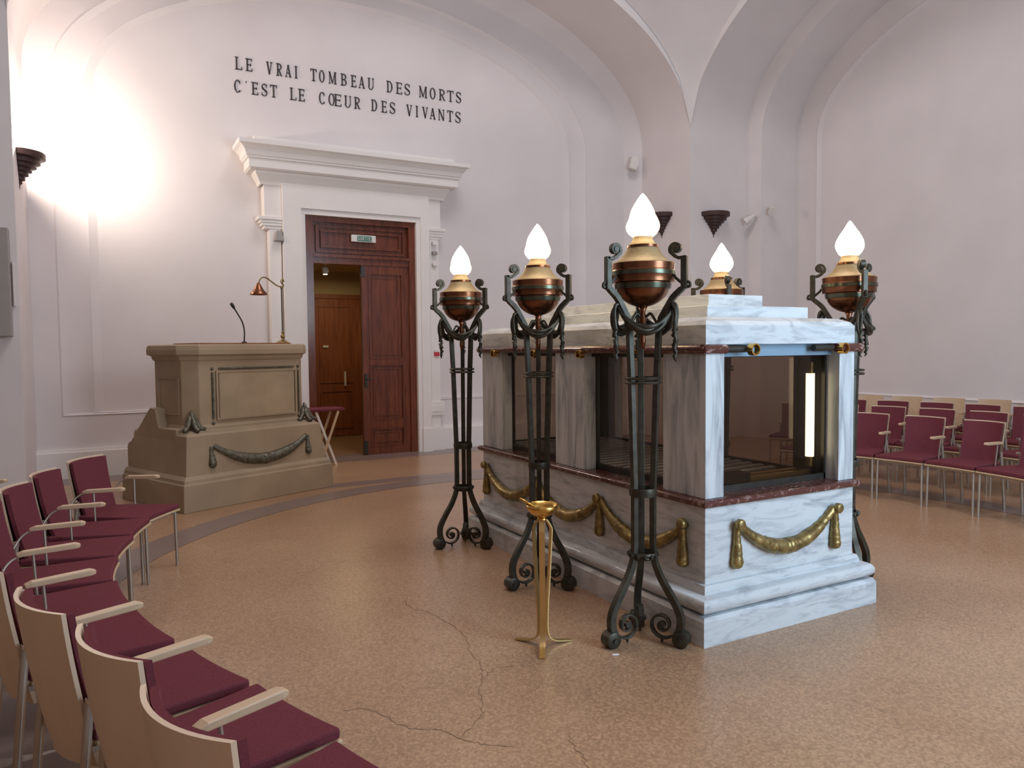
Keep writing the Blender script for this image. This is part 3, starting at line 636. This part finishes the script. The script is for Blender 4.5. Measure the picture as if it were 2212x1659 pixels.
# ------------------------------------------------------------------ torcheres
def pr(a, r, z, t_=0.0):
    return (r * sin(a) + t_ * cos(a), r * cos(a) - t_ * sin(a), z)          # a = azimuth from +y towards +x
def make_torchere():
    root = empty('torchere')
    for k in range(3):
        a = 2 * pi * k / 3; sd = (cos(a), -sin(a), 0)
        leg = smooth_pts([pr(a, r, z) for r, z in ((.196, .05), (.216, .11), (.210, .18), (.165, .265), (.110, .35), (.070, .44), (.058, .52))], 5)
        leg += [Vector(pr(a, r, z)) for r, z in ((.058, .80), (.078, 1.42), (.092, 1.70))]
        leg += smooth_pts([pr(a, r, z) for r, z in ((.105, 1.765), (.145, 1.83), (.175, 1.875), (.232, 1.925))], 4)
        leg += [Vector(pr(a, .232, 2.07))]
        mb = MB(); nl = len(leg); mb.bar(leg, [.042 - .010 * min(1, i / 30) for i in range(nl)], [.040 - .010 * min(1, i / 30) for i in range(nl)], sd)
        mb.bar([pr(a, .238, 1.915), pr(a, .238, 2.085)], .030, .022, sd); mb.bar([pr(a, .243, 2.08), pr(a, .20, 2.075)], .030, .016, sd)
        sc = []
        for i in range(26):
            q = i / 25; th = radians(-60 + 400 * q); rr = .036 * (1 - .72 * q); sc.append(pr(a, .188 + rr * cos(th + 0) * -1 * 1, 2.125 + rr * sin(th)))
        mb.bar([pr(a, .205, 2.076), pr(a, .185, 2.085)] + sc[2:], .030, .017, sd); mb.tube([pr(a, .188, 2.125, -.020), pr(a, .188, 2.125, .020)], .017, 12)
        mb.build('leg', M_iron, root, bevel=.003)
        mb = MB()                                                         # ball foot roll
        mb.tube([pr(a, .222, .044, -.040), pr(a, .222, .044, -.034), pr(a, .222, .044, .034), pr(a, .222, .044, .040)], [.030, .044, .044, .030], 18)
        mb.tube([pr(a, .222, .044, -.050), pr(a, .222, .044, .050)], .014, 12)
        mb.build('foot', M_iron, root, smooth=True, auto=40)
        mb = MB(); sp_ = [pr(a, .205, .10), pr(a, .190, .055)]            # inner volute
        for i in range(34):
            q = i / 33; th = radians(-50 - 560 * q); rr = .076 * (1 - .84 * q); sp_.append(pr(a, .112 + rr * cos(th), .104 + rr * sin(th)))
        mb.bar(sp_, .032, .012, sd); mb.tube([pr(a, .112, .104, -.018), pr(a, .112, .104, .018)], .018, 12)
        mb.tube([pr(a, .11, .034), pr(a, .11, .014), pr(a, .11, .004)], [.006, .009, .005], 8)
        mb.build('volute', M_iron, root, bevel=.002)
        mb = MB(); mb.tube(smooth_pts([pr(a, .02, 1.775), pr(a, .045, 1.79), pr(a, .07, 1.755), pr(a, .09, 1.72)], 4), .008, 8); mb.build('brace', M_iron, root, smooth=True)
        mb = MB(); mb.tube(smooth_pts([pr(a, .238, 1.955), pr(a, .262, 1.945), pr(a, .262, 1.925), pr(a, .235, 1.935), pr(a, .19, 1.97), pr(a, .176, 1.99)], 4), .008, 8); mb.build('hook', M_iron, root, smooth=True)
        # draped garland to the next bracket and its hanging ends
        mb = MB(); a2 = a + 2 * pi / 3
        for off in (-.013, 0, .013):
            pts = []
            for i in range(15):
                q = i / 14; aa = a + (a2 - a) * q; sag = 1 - (2 * q - 1) ** 2
                tw = .011 * sag * cos(q * 9 + off * 160)
                pts.append(pr(aa, .168 - .030 * sag + tw + off * .3, 1.825 - .125 * sag ** .8 + off * sag * 1.3))
            mb.tube(pts, [.009 + .005 * (1 - abs(2 * i / 14 - 1)) for i in range(15)], 8)
        mb.build('drapery', M_iron, root, smooth=True)
        mb = MB(); mb.tube(smooth_pts([pr(a, .165, 1.84), pr(a, .186, 1.83), pr(a, .192, 1.78), pr(a, .182, 1.70)], 4), [.011] * 12 + [.018], 8)
        mb.tube(smooth_pts([pr(a, .165, 1.84, .01), pr(a, .19, 1.80, .02), pr(a, .19, 1.74, .025), pr(a, .18, 1.68, .01)], 4), .009, 8)
        rnd = random.Random(3 + k)
        P = [pr(a, .182 + rnd.uniform(-.006, .006), 1.70 - .014 * i, rnd.uniform(-.008, .008)) for i in range(13)]
        mb.tube(P, [.020, .012, .017, .009, .016, .012, .018, .008, .014, .010, .012, .007, .003], 8)
        mb.build('drapery_end', M_iron, root, smooth=True)
    def ring(r, z, h_, t_, nm='collar'):
        mb = MB(); mb.lathe([(r - t_, z), (r, z), (r + .004, z + h_ / 2), (r, z + h_), (r - t_, z + h_), (r - t_, z)], seg=36)
        mb.f = [f for f in mb.f if len(f) == 4]; return mb
    mb = ring(.100, 1.412, .014, .012); q = ring(.100, 1.436, .014, .012); mb.add(q.v, q.f); mb.build('collar', M_iron, root, smooth=True, auto=30)
    ring(.074, .80, .045, .008).build('collar', M_iron, root, smooth=True, auto=30)
    mb = ring(.078, .475, .018, .016); q = ring(.070, .455, .020, .010); mb.add(q.v, q.f)
    for i in range(14):
        a = 2 * pi * i / 14; mb.tube([pr(a, .081, .490), pr(a, .081, .476), pr(a, .078, .466)], [.006, .009, .003], 6)
    mb.build('collar', M_iron, root, smooth=True, auto=30)
    ring(.115, 1.70, .018, .03).build('collar', M_iron, root, smooth=True, auto=30)
    MB().lathe([(.010, 1.60), (.016, 1.64), (.012, 1.70), (.020, 1.76), (.014, 1.80), (.03, 1.835)], seg=16).build('stem', M_copper, root, smooth=True)
    bowl = MB().lathe([(.148 * cos(radians(d)), 1.953 - .127 * sin(radians(d))) for d in range(90, -1, -9)] + [(.152, 1.956), (.170, 1.957), (.170, 1.985), (.173, 1.99), (.173, 2.018), (.170, 2.022), (.172, 2.056), (.166, 2.058)], seg=48).build('bowl', M_copper, root, smooth=True, auto=35)
    mb = MB(); mb.lathe([(.141, 1.920), (.150, 1.922), (.155, 1.948), (.148, 1.950)], seg=48); mb.lathe([(.172, 1.992), (.177, 1.994), (.177, 2.014), (.172, 2.016)], seg=48)
    mb.build('band', M_band, bowl, smooth=True, auto=35)
    cap = MB().lathe([(.169, 2.054), (.166, 2.060), (.140, 2.072), (.118, 2.090), (.100, 2.112), (.086, 2.138), (.082, 2.142), (.082, 2.143)], seg=48).build('lid', M_dust, root, smooth=True, auto=50)
    MB().lathe([(.078, 2.140), (.085, 2.143), (.085, 2.156), (.076, 2.158)], seg=48).build('band', M_copper, cap, smooth=True, auto=35)
    MB().lathe([(.080, 2.156), (.072, 2.160), (.070, 2.165), (.064, 2.170), (.056, 2.184), (.053, 2.192), (.054, 2.203), (.040, 2.205)], seg=48).build('neck', M_dust, cap, smooth=True, auto=50)
    prof = [(.046, 2.196), (.056, 2.203), (.072, 2.217), (.084, 2.238), (.088, 2.258), (.086, 2.278), (.079, 2.302), (.069, 2.326), (.057, 2.350), (.043, 2.374), (.030, 2.396), (.018, 2.414), (.009, 2.426), (.002, 2.433)]
    MB().lathe(prof, seg=48, flute=lambda a, z: 1 + .075 * cos(4 * a + 34 * (z - 2.2)) * min(1, (z - 2.19) * 14)).build('flame_globe', M_flame, root, smooth=True)
    return root
TP = [((2.55, 3.18), 0, 'largest bronze torchere, at the front corner of the dark long side of the catafalque'),
      ((2.552, 4.275), 0, 'bronze torchere at the middle of the dark long side, behind the gold bowl stand'),
      ((2.54, 5.45), 0, 'bronze torchere at the far end of the dark long side, closest to the wooden door'),
      ((4.345, 3.275), 1, 'bronze torchere at the near end beside the bright marble end of the catafalque'),
      ((4.345, 4.435), 1, 'bronze torchere behind the stepped marble top, only its lamp above the slab')]
LAMPZ = 2.30
proto = make_torchere()
for i, ((x, y), side, lab) in enumerate(TP):
    o = proto if i == 0 else copy_tree(proto)
    o.location = (x, y, 0); o.rotation_euler = (0, 0, radians(-30) if not side else radians(-90 + 0))
    if not side: o.scale = (.975, .975, .989)
    tag(o, lab, 'lamp stand', 'bronze torcheres around the catafalque')
    point('torchere_lamp', (x, y, 2.52), 6, (1.0, 0.72, 0.38), .05)

# ------------------------------------------------------------------ wall sconces
def make_sconce():
    root = empty('wall_sconce')
    prof = [(.235, .0), (.262, .0), (.268, -.01), (.268, -.065), (.25, -.075), (.215, -.08), (.215, -.125), (.195, -.13), (.175, -.135), (.175, -.17), (.15, -.175), (.13, -.18), (.13, -.215), (.11, -.22), (.095, -.225), (.095, -.26), (.075, -.265), (.06, -.27), (.06, -.31), (.045, -.315), (.03, -.32), (.03, -.35), (.012, -.36), (.004, -.415)]
    MB().lathe(prof, seg=32, a0=-pi / 2, a1=pi / 2).build('bowl', M_sconce, root, smooth=True, auto=30)       # opens towards +x, wall at x = 0
    MB().lathe([(.005, -.06), (.235, -.06), (.238, 0)], seg=24, a0=-pi / 2, a1=pi / 2).build('tray', M_sconce, root)
    MB().box((-.004, -.25, -.075), (.008, .25, 0)).build('back_plate', M_sconce, root)
    return root
sc0 = make_sconce()
for i, (loc, rz, lab) in enumerate((((XL, 10.15, 3.84), 0, 'lit dark stepped sconce on the left pier, throwing light up the wall'),
                                    ((XR, 10.20, 3.87), pi, 'unlit dark stepped sconce half hidden behind the tallest torchere flame'),
                                    ((9.12, YF, 3.82), -pi / 2, 'unlit dark stepped sconce right of the corner between the two arches'))):
    o = sc0 if i == 0 else copy_tree(sc0)
    o.location = loc; o.rotation_euler = (0, 0, rz); tag(o, lab, 'wall lamp', 'dark stepped sconces on the piers')

# ------------------------------------------------------------------ stone lectern (local: x along the front, y to the back)
P0 = (0.674, 7.887, 0); RZ = radians(23)
lec = empty('stone_lectern', P0, RZ, 'tan stone lectern with a bronze garland, standing left of the dark wooden door', 'lectern')
def taper(prof, u0_, u1_, d1, mat, nm, **k):
    """prof: (setback, z); block from u0..u1, front at setback, back at d1"""
    mb = MB(); loops = [[(u0_ + s_, s_, z), (u1_ - s_, s_, z), (u1_ - s_, d1, z), (u0_ + s_, d1, z)] for s_, z in prof]
    return mb.loft(loops).build(nm, mat, lec, **k)
taper([(0, 0), (.012, .268), (.025, .275), (.03, .31), (.06, .345)], 0, 1.82, 1.30, M_stone, 'plinth', bevel=.006)
taper([(.065, .34), (.105, .735), (.125, .755), (.28, .80)], 0, 1.82, 1.20, M_stone, 'base_block', bevel=.004)
for sgn, ua in ((0, .10), (1, 1.50)):
    poly = [(.30, .30), (.30, .80), (.66, .80), (.72, .99), (.82, 1.0), (.85, .985), (1.27, .62), (1.33, .60), (1.36, .56), (1.36, .0), (.9, 0)]
    MB().prism(poly, lambda u, v_, h_: (h_, u, v_), ua, ua + .22).build('side_wing', M_stone, lec, bevel=.008)
cu = .125
def octo(e, z, ua=.20, ub=1.66, da=.235, db=.90): 
    return [(ua + cu - e * .4, da - e, z), (ub - cu + e * .4, da - e, z), (ub + e, da + cu - e * .4, z), (ub + e, db + e, z), (ua - e, db + e, z), (ua - e, da + cu - e * .4, z)]
mb = MB(); mb.loft([octo(.015, .77), octo(.015, .80), octo(0, .83), octo(0, 1.50)]); mb.build('upper_block', M_stone, lec, bevel=.008)
mb = MB(); mb.loft([octo(0.01, 1.49), octo(.02, 1.515), octo(.02, 1.53), octo(.035, 1.545), octo(.055, 1.55), octo(.058, 1.60), octo(.05, 1.645), octo(.035, 1.658)]); mb.build('cap', M_stone, lec, bevel=.005)
MB().box((.36, .30, 1.655), (1.46, .80, 1.672)).build('reading_board', M_mahogv, lec, bevel=.004)
MB().box((.54, .222, .885), (1.46, .24, 1.365)).build('front_panel', M_stonei, lec, bevel=.004)
mb = MB()
rect_frame(mb, .505, 1.49, .87, 1.38, .018, .216, .24)
mb.build('panel_moulding', M_stone, lec)
for pts, r in ((((.54, 1.405), (1.46, 1.405)), .011), (((.468, .885), (.468, 1.365)), .011), (((1.52, .885), (1.52, 1.365)), .009)):
    MB().tube([(pts[0][0], .225, pts[0][1]), (pts[1][0], .225, pts[1][1])], r, 10).build('bronze_rod', M_grnbz, lec, smooth=True, auto=50)
for u_, z_ in ((.468, 1.405), (1.52, 1.405), (.468, .84), (1.52, .84)):
    mb = MB(); mb.tube([(u_, .238, z_), (u_, .220, z_), (u_, .214, z_)], [.016, .015, .006], 12); mb.build('rosette', M_grnbz, lec, smooth=True)
mb = MB()                                                               # recessed panel outline on the left side
for a_, b2 in (((.42, .93), (.80, .945)), ((.42, 1.30), (.80, 1.315)), ((.40, .93), (.42, 1.315)), ((.80, .93), (.815, 1.315))): mb.box((.19, a_[0], a_[1]), (.205, b2[0], b2[1]))
mb.build('side_panel', M_stone, lec, bevel=.004)
def claw(u_, d_, sd, seed):
    rnd = random.Random(seed); mb = MB()
    for k in range(3):
        a = radians(-150 + 60 * k + 0) + sd
        mb.tube([(u_ + .01 * cos(a), d_ + .01 * sin(a), .95), (u_ + .035 * cos(a), d_ + .035 * sin(a), .88), (u_ + .06 * cos(a), d_ + .06 * sin(a), .83), (u_ + .09 * cos(a), d_ + .09 * sin(a), .80), (u_ + .135 * cos(a), d_ + .135 * sin(a), .785)], [.012, .030, .032, .024, .022], 8)
    mb.tube([(u_, d_, .98), (u_, d_ - .01, .95), (u_, d_ - .015, .91), (u_, d_ - .02, .83)], [.006, .022, .028, .05], 8)
    mb.v = [(x + rnd.uniform(-.004, .004), y + rnd.uniform(-.004, .004), z + rnd.uniform(-.004, .004)) for x, y, z in mb.v]
    mb.build('bronze_claw', M_grnbz, lec, smooth=True)
claw(.245, .265, 0, 1); claw(1.615, .265, 0, 2)
fg = lambda u, z: (u, .065 + .045 * (z - .34) / .40 + .005, z)
swag(fg, .385, 1.515, .62, .43, .056, M_grnbz, lec, 61)
for i, (u_, zb) in enumerate(((.375, .40), (1.525, .41))): tassel(fg, u_ + (.0 if i else -.02), .62, zb, .046, M_grnbz, lec, 63 + i)

def lw(u_, d_, z_):                                                     # lectern-local to world
    return (P0[0] + u_ * cos(RZ) - d_ * sin(RZ), P0[1] + u_ * sin(RZ) + d_ * cos(RZ), z_)
mic = empty('gooseneck_microphone', lw(1.08, .60, 1.672), RZ, 'thin black gooseneck microphone rising from the top of the stone lectern', 'microphone')
MB().lathe([(.030, 0), (.030, .012), (.012, .02)], seg=20).build('base', M_black, mic, smooth=True, auto=40)
MB().tube(smooth_pts([(0, 0, .01), (.005, 0, .14), (-.02, 0, .24), (-.075, 0, .33), (-.115, 0, .39)], 5), .008, 8).build('gooseneck', M_black, mic, smooth=True)
MB().tube([(-.112, 0, .385), (-.128, 0, .41), (-.146, 0, .437), (-.152, 0, .446)], [.012, .018, .018, .008], 12).build('capsule', M_black, mic, smooth=True)
lamp = empty('reading_lamp', lw(1.585, .60, 1.658), RZ, 'brass reading lamp with bent arm and cone shade on the lectern', 'desk lamp')
MB().lathe([(.095, 0), (.092, .012), (.06, .03), (.035, .045), (.02, .052), (.014, .07), (.024, .085), (.026, .10), (.014, .115), (.010, .13), (.016, .14), (.010, .155)], seg=32).build('base', M_gilt, lamp, smooth=True, auto=50)
MB().tube([(0, 0, .14), (0, 0, .66)], .007, 10).build('pole', M_slot, lamp, smooth=True, auto=50)
mb = MB(); mb.tube([(0, 0, .652), (0, 0, .67), (0, 0, .685)], [.012, .016, .008], 10)
arm = smooth_pts([(.035, 0, .735), (.02, 0, .765), (-.005, 0, .735), (.03, 0, .69), (0, 0, .675), (-.06, 0, .685), (-.13, 0, .725), (-.20, 0, .765), (-.255, 0, .765), (-.29, 0, .73), (-.30, 0, .70)], 5)
mb.tube([(p[0], p[1], p[2]) for p in arm], .008, 8); mb.build('arm', M_gilt, lamp, smooth=True)
MB().lathe([(.004, .0), (.02, -.012), (.03, -.03), (.05, -.07), (.072, -.10), (.095, -.125), (.098, -.14), (.090, -.14), (.07, -.10), (.03, -.04)], (-.305, 0, .705), 28).build('lamp_shade', M_copper, lamp, smooth=True, auto=50)
lamp.children[-1] if False else None

# red folding seat behind the lectern
fs = empty('folding_stool', (2.69, 10.30, 0), 0.05, 'red topped folding stool with crossed pale legs, between the lectern and the door', 'stool')
MB().box((-.29, -.17, .745), (.25, .17, .785)).build('seat', M_fab, fs, bevel=.01)
for i, y_ in enumerate((-.15, .15)):
    for sx in (-1, 1):
        MB().bar([(-.15 * sx, y_ + .016 * sx, .745), (.12 * sx, y_ + .016 * sx, 0)], .024, .030, (0, 1, 0)).build('leg', M_white if sx > 0 else M_beechl, fs)  # white of one crossing leg is bright light put into its colour

# ------------------------------------------------------------------ gold bowl on a bent-strip stand
bs = empty('bowl_stand', (2.03, 3.375, 0), radians(0), 'slim golden three-legged stand carrying a bowl, in front of the middle torchere', 'stand')
for k, az in enumerate((213, 333, 93)):
    a = radians(az); sd = (cos(a), -sin(a), 0)
    pts = smooth_pts([pr(a, r, z) for r, z in ((.012, .690), (.022, .683), (.032, .670), (.052, .635), (.052, .60))], 4)[:-1] + smooth_pts([pr(a, r, z) for r, z in ((.052, .60), (.040, .40), (.027, .22), (.024, .10), (.034, .05), (.062, .026), (.10, .014), (.172, .004))], 4)
    MB().bar(pts, .030, .006, sd).build('leg', M_goldsat, bs)
MB().lathe([(.02, .680), (.026, .686), (.024, .694), (.016, .6995)], seg=20).build('collar', M_gold, bs, smooth=True, auto=50)
bw_ = empty('offering_bowl', (2.03, 3.375, .700), 0, 'small shallow golden bowl resting on the slim stand', 'bowl')
MB().lathe([(.0, .0), (.03, .002), (.055, .016), (.072, .040), (.079, .066), (.076, .066), (.069, .042), (.052, .021), (.028, .008), (.0, .006)], seg=40).build('bowl', M_gold, bw_, smooth=True)
bw_.scale = (1.1, 1.1, 1.0)
sp2 = MB().tube([(.02, -.0, .018), (-.03, -.002, .048), (-.066, -.006, .071), (-.118, -.012, .100)], [.011, .006, .006, .007], 10).build('sprinkler_handle', M_gold, None, smooth=True)
sp2.location = (2.03, 3.375, .700); sp2.rotation_euler = (0, 0, radians(-28)); tag(sp2, 'short golden sprinkler handle lying in the small golden bowl', 'sprinkler')

# ------------------------------------------------------------------ chairs (local: faces +y)
def make_chair():
    root = empty('chair')
    # curved plywood back: plan curve concave to the front
    def shell(w_, y_off, z0_, z1_, th, nx=14, nz=10, lean=.055, cut=.0):
        mb = MB(); g = []
        for side in (0, 1):
            for j in range(nz + 1):
                q = j / nz; z = z0_ + (z1_ - z0_) * q
                ww = w_ * (.90 + .10 * q)
                for i in range(nx + 1):
                    u = -1 + 2 * i / nx; x = ww / 2 * u
                    y = -.325 + .052 * u * u - lean * (q - .25) + .035 * (1 - q) ** 2 + y_off + (th if side else 0)
                    zz = z + (cut * u * u * (1 - q))
                    g.append((x, y, zz))
        n1 = nx + 1; tot = n1 * (nz + 1); f = []
        for j in range(nz):
            for i in range(nx):
                a = j * n1 + i; f.append((a, a + 1, a + 1 + n1, a + n1)); b2 = a + tot; f.append((b2, b2 + n1, b2 + 1 + n1, b2 + 1))
        for i in range(nx):
            a = i; f.append((a, a + tot, a + 1 + tot, a + 1)); a = nz * n1 + i; f.append((a, a + 1, a + 1 + tot, a + tot))
        for j in range(nz):
            a = j * n1; f.append((a, a + n1, a + n1 + tot, a + tot)); a = j * n1 + nx; f.append((a, a + tot, a + n1 + tot, a + n1))
        mb.add(g, f); return mb
    shell(.395, 0, .335, .835, .013).build('back_shell', M_beech, root, smooth=True, auto=40)
    shell(.378, .014, .44, .826, .020, lean=.048).build('back_pad', M_fab, root, smooth=True, auto=50)
    def seat(y0_, y1_, wf, wb_, z, th, bow=.03):
        mb = MB(); f = []; L = []
        for zz in (z, z + th):
            l = []
            for i in range(9): u = -1 + 2 * i / 8; l.append((wf / 2 * u, y1_ + bow * (1 - u * u) * -.4, zz))
            for i in range(9): u = 1 - 2 * i / 8; l.append((wb_ / 2 * u, y0_ - .03 * (1 - u * u), zz))
            L.append(l)
        return mb.loft(L)
    seat(-.235, .25, .475, .40, .425, .036).build('seat_pad', M_fab, root, bevel=.009)
    seat(-.23, .254, .485, .40, .409, .014).build('seat_shell', M_beechl, root, bevel=.003)
    mb = MB()
    for x in (-.205, .205):
        mb.bar([(x, .22, .398), (x * .86, -.24, .398)], .018, .022, (0, 0, 1))
    mb.bar([(-.205, .20, .396), (.205, .20, .396)], .018, .018, (0, 0, 1)); mb.bar([(-.18, -.22, .396), (.18, -.22, .396)], .018, .018, (0, 0, 1))
    mb.build('seat_frame', M_steel, root)
    for sx in (-1, 1):
        MB().tube([(sx * .222, .222, .405), (sx * .225, .228, 0)], .0115, 8).build('leg', M_steel, root, smooth=True, auto=50)
        MB().tube([(sx * .195, -.245, .56), (sx * .198, -.262, .40), (sx * .205, -.30, 0)], .0145, 8).build('leg', M_steel, root, smooth=True, auto=50)
    MB().box((.205, -.262, .555), (.235, -.235, .575)).build('linking_bolt', M_chrome, root, bevel=.004)
    ar = MB().bar([(-.248, -.165, .650), (-.248, -.14, .656), (-.248, .075, .660), (-.248, .095, .658)], [.034, .040, .040, .030], [.018, .024, .026, .016], (1, 0, 0)).build('armrest', M_beechl, root, bevel=.004)
    mb = MB(); mb.tube(smooth_pts([(-.20, -.245, .55), (-.235, -.20, .62), (-.248, -.14, .646), (-.248, -.04, .648)], 4), .006, 8); mb.tube([(-.248, -.10, .648), (-.232, -.09, .42)], .007, 8)
    mb.build('armrest_support', M_steel, root, smooth=True, auto=50)
    return root
def make_plain_chair():
    """back row: pale wooden back without upholstery"""
    root = make_chair(); 
    for k in list(bpy.data.objects):
        if k.parent == root and k.name.split('.')[0] == 'back_pad': bpy.data.objects.remove(k)
        elif k.parent == root and k.name.split('.')[0] == 'back_shell': k.data = k.data.copy(); k.data.materials[0] = M_beechl
    return root
ch0 = make_chair(); used = [False]
def put_chair(R_, ang, lab, group, src=None, extra=0.0, tang=0.0, z=0):
    a = radians(ang)
    src_ = src or ch0
    if src_.get('placed'): o = copy_tree(src_)
    else: o = src_
    o.location = (RC[0] + R_ * cos(a) - tang * sin(a), RC[1] + R_ * sin(a) + tang * cos(a), z)
    o.rotation_euler = (0, 0, a + pi / 2 + radians(extra))             # +y points to the centre of the circle
    src_['placed'] = 1
    tag(o, lab, 'chair', group); return o
ORD = ['first', 'second', 'third', 'fourth', 'fifth', 'sixth', 'seventh', 'eighth', 'ninth']
g1 = 'maroon chairs in the left front row'
# front-edge midpoint and facing direction of each chair of the left row
left = [((.355, 5.835), -33), ((.203, 5.414), -16), ((.097, 4.922), -13), ((.041, 4.43), -4), ((.073, 3.941), 7), ((.168, 3.432), 14.5), ((.34, 2.89), 20), ((.52, 2.406), 20), ((.655, 1.90), 21)]
for i, ((fx, fy), fa) in enumerate(left):
    lab = 'maroon chair with beech armrest, ' + ORD[i] + ' from the stone lectern in the left front row'
    if i == 8: lab = 'maroon chair cut by the bottom edge, last one visible of the left front row'
    o = put_chair(3.8, 180, lab, g1); fr_ = radians(fa)
    o.location = (fx - .25 * cos(fr_), fy - .25 * sin(fr_), 0); o.rotation_euler = (0, 0, fr_ - pi / 2)
put_chair(4.86, 155.2, 'maroon chair behind the left front row, only its armrest and back edge in the picture', 'maroon chairs in the left back row')
NTH = lambda i: ORD[i]
rows = [(3.66, (6.5, -1.9, -10.3, 14.8, 23.2), 'front row', g1), (4.73, (4.6, 10.8, 17.0, -1.6, 23.2, 29.4), 'second row', ''), (5.76, (4.5, 9.5, 14.5, 19.5, 24.5, 29.5), 'third row', '')]
for R_, angs, rn, _ in rows:
    srt = sorted(angs)
    for an in srt:
        k = srt.index(an)
        lab = 'maroon chair in the right-hand %s, %s from the right picture edge' % (rn, ORD[k])
        put_chair(R_, an, lab, 'maroon chairs in the right ' + rn)
pc = make_plain_chair()
srt = (6.7, 11.1, 15.6, 20.0, 24.2)
for k, an in enumerate(srt):
    put_chair(6.69, an, 'pale wooden backed chair in the last row, %s from the right picture edge' % ORD[k], 'pale wooden chairs in the last row', src=pc)

# ------------------------------------------------------------------ small wall things
cb = empty('electrical_cabinet', (-.93, YF - .001, 2.32), 0, 'tall grey metal cabinet on the wall at the left picture edge', 'cabinet')
MB().box((-.16, -.16, -.56), (.14, 0, .56)).build('cabinet_body', M_greyp, cb, bevel=.006)
MB().box((.02, -.168, -.06), (.05, -.158, -.045)).build('lock', M_black, cb)
st = MB().box((0, 0, 0), (.022, .03, .47)).build('cable_strip', M_white, bevel=.004); st.location = (-.775, 9.46, 2.08); tag(st, 'thin pale vertical cable strip on the pier edge beside the grey cabinet', 'cable strip')
def spot(name_loc, rz, lab, group=None):
    r = empty('wall_spotlight', name_loc, rz, lab, 'spotlight', group); r.scale = (.75, .75, .75)
    MB().box((-.03, -.02, -.03), (.03, .0, .03)).build('bracket', M_white, r, bevel=.003)
    MB().tube([(0, -.02, 0), (0, -.08, -.03)], .012, 8).build('arm', M_white, r, smooth=True)
    MB().tube([(.02, -.06, .02), (-.03, -.13, -.05), (-.09, -.19, -.10), (-.12, -.22, -.125)], [.03, .06, .085, .09], 16).build('lamp_head', M_white, r, smooth=True, auto=40)
    return r
spot((9.85, 9.25, 3.78), -pi / 2, 'left of the two small white spotlights right of the corner sconces', 'small white spotlights on the right arch')
spot((10.05, YF2, 3.92), 0, 'right of the two small white spotlights, fixed on the inner reveal of the right arch', 'small white spotlights on the right arch')
pj = empty('wall_camera', (8.47, 10.80, 4.83), radians(-25), 'small white box lamp high on the pier left of the corner', 'wall lamp')
MB().box((-.02, -.03, -.02), (.02, .05, .03)).build('bracket', M_white, pj)
MB().prism([(-.13, -.09), (.0, -.13), (.05, -.02), (.03, .10), (-.07, .11)], lambda u, v_, h_: (u, h_, v_), -.16, -.02).build('housing', M_white, pj, bevel=.008)
dc = MB().box((-.055, -.05, -.45), (.055, 0, .0)).build('wall_speaker', M_white, bevel=.006); dc.location = (8.665, YF - .001, 2.78)
tag(dc, 'narrow pale box speaker on the corner pier below the sconces', 'speaker')
al = empty('fire_alarm_point', (4.60, YS + .075, 1.52), 0, 'small red and white fire alarm box on the pilaster right of the door', 'alarm')
MB().box((-.042, -.04, -.05), (.042, 0, .01)).build('red_case', M_redp, al, bevel=.004); MB().box((-.042, -.038, .012), (.042, 0, .05)).build('white_cover', M_white, al, bevel=.003)
for i, (x, z, lab) in enumerate(((4.575, 3.20, 'upper small white vent box on the right door pilaster'), (4.575, 3.05, 'lower small white vent box on the right door pilaster'))):
    o = MB().box((-.04, -.05, -.022), (.04, 0, .03)).build('vent_box', M_greyp if i else M_trim, bevel=.003); o.location = (x, YS + .04, z); tag(o, lab, 'box', 'white boxes on the right door pilaster')
o = MB().lathe([(0, .05), (.03, .045), (.045, .02), (.045, 0)], seg=20).build('round_detector', M_trim, smooth=True, auto=40); o.location = (4.58, YS + .06, 2.885); o.rotation_euler = (pi / 2, 0, 0); tag(o, 'round pale detector on the right door pilaster below the two boxes', 'detector')
o = MB().loft([[(-.03, -.10, 0), (.03, -.10, 0), (.03, 0, 0), (-.03, 0, 0)], [(-.065, -.12, -.14), (.065, -.12, -.14), (.065, 0, -.14), (-.065, 0, -.14)]]).build('wall_speaker', M_greyp, bevel=.005); o.location = (2.235, YS + .07, 3.24); tag(o, 'small grey wedge speaker on the left door pilaster under its capital', 'speaker')
o = MB().box((0, 0, 0), (.035, .012, .004)).build('paper_scrap', M_paper); o.location = (2.275, 3.085, .001); o.rotation_euler = (0, 0, -.35); tag(o, 'tiny white scrap on the floor in front of the nearest torchere', 'scrap')
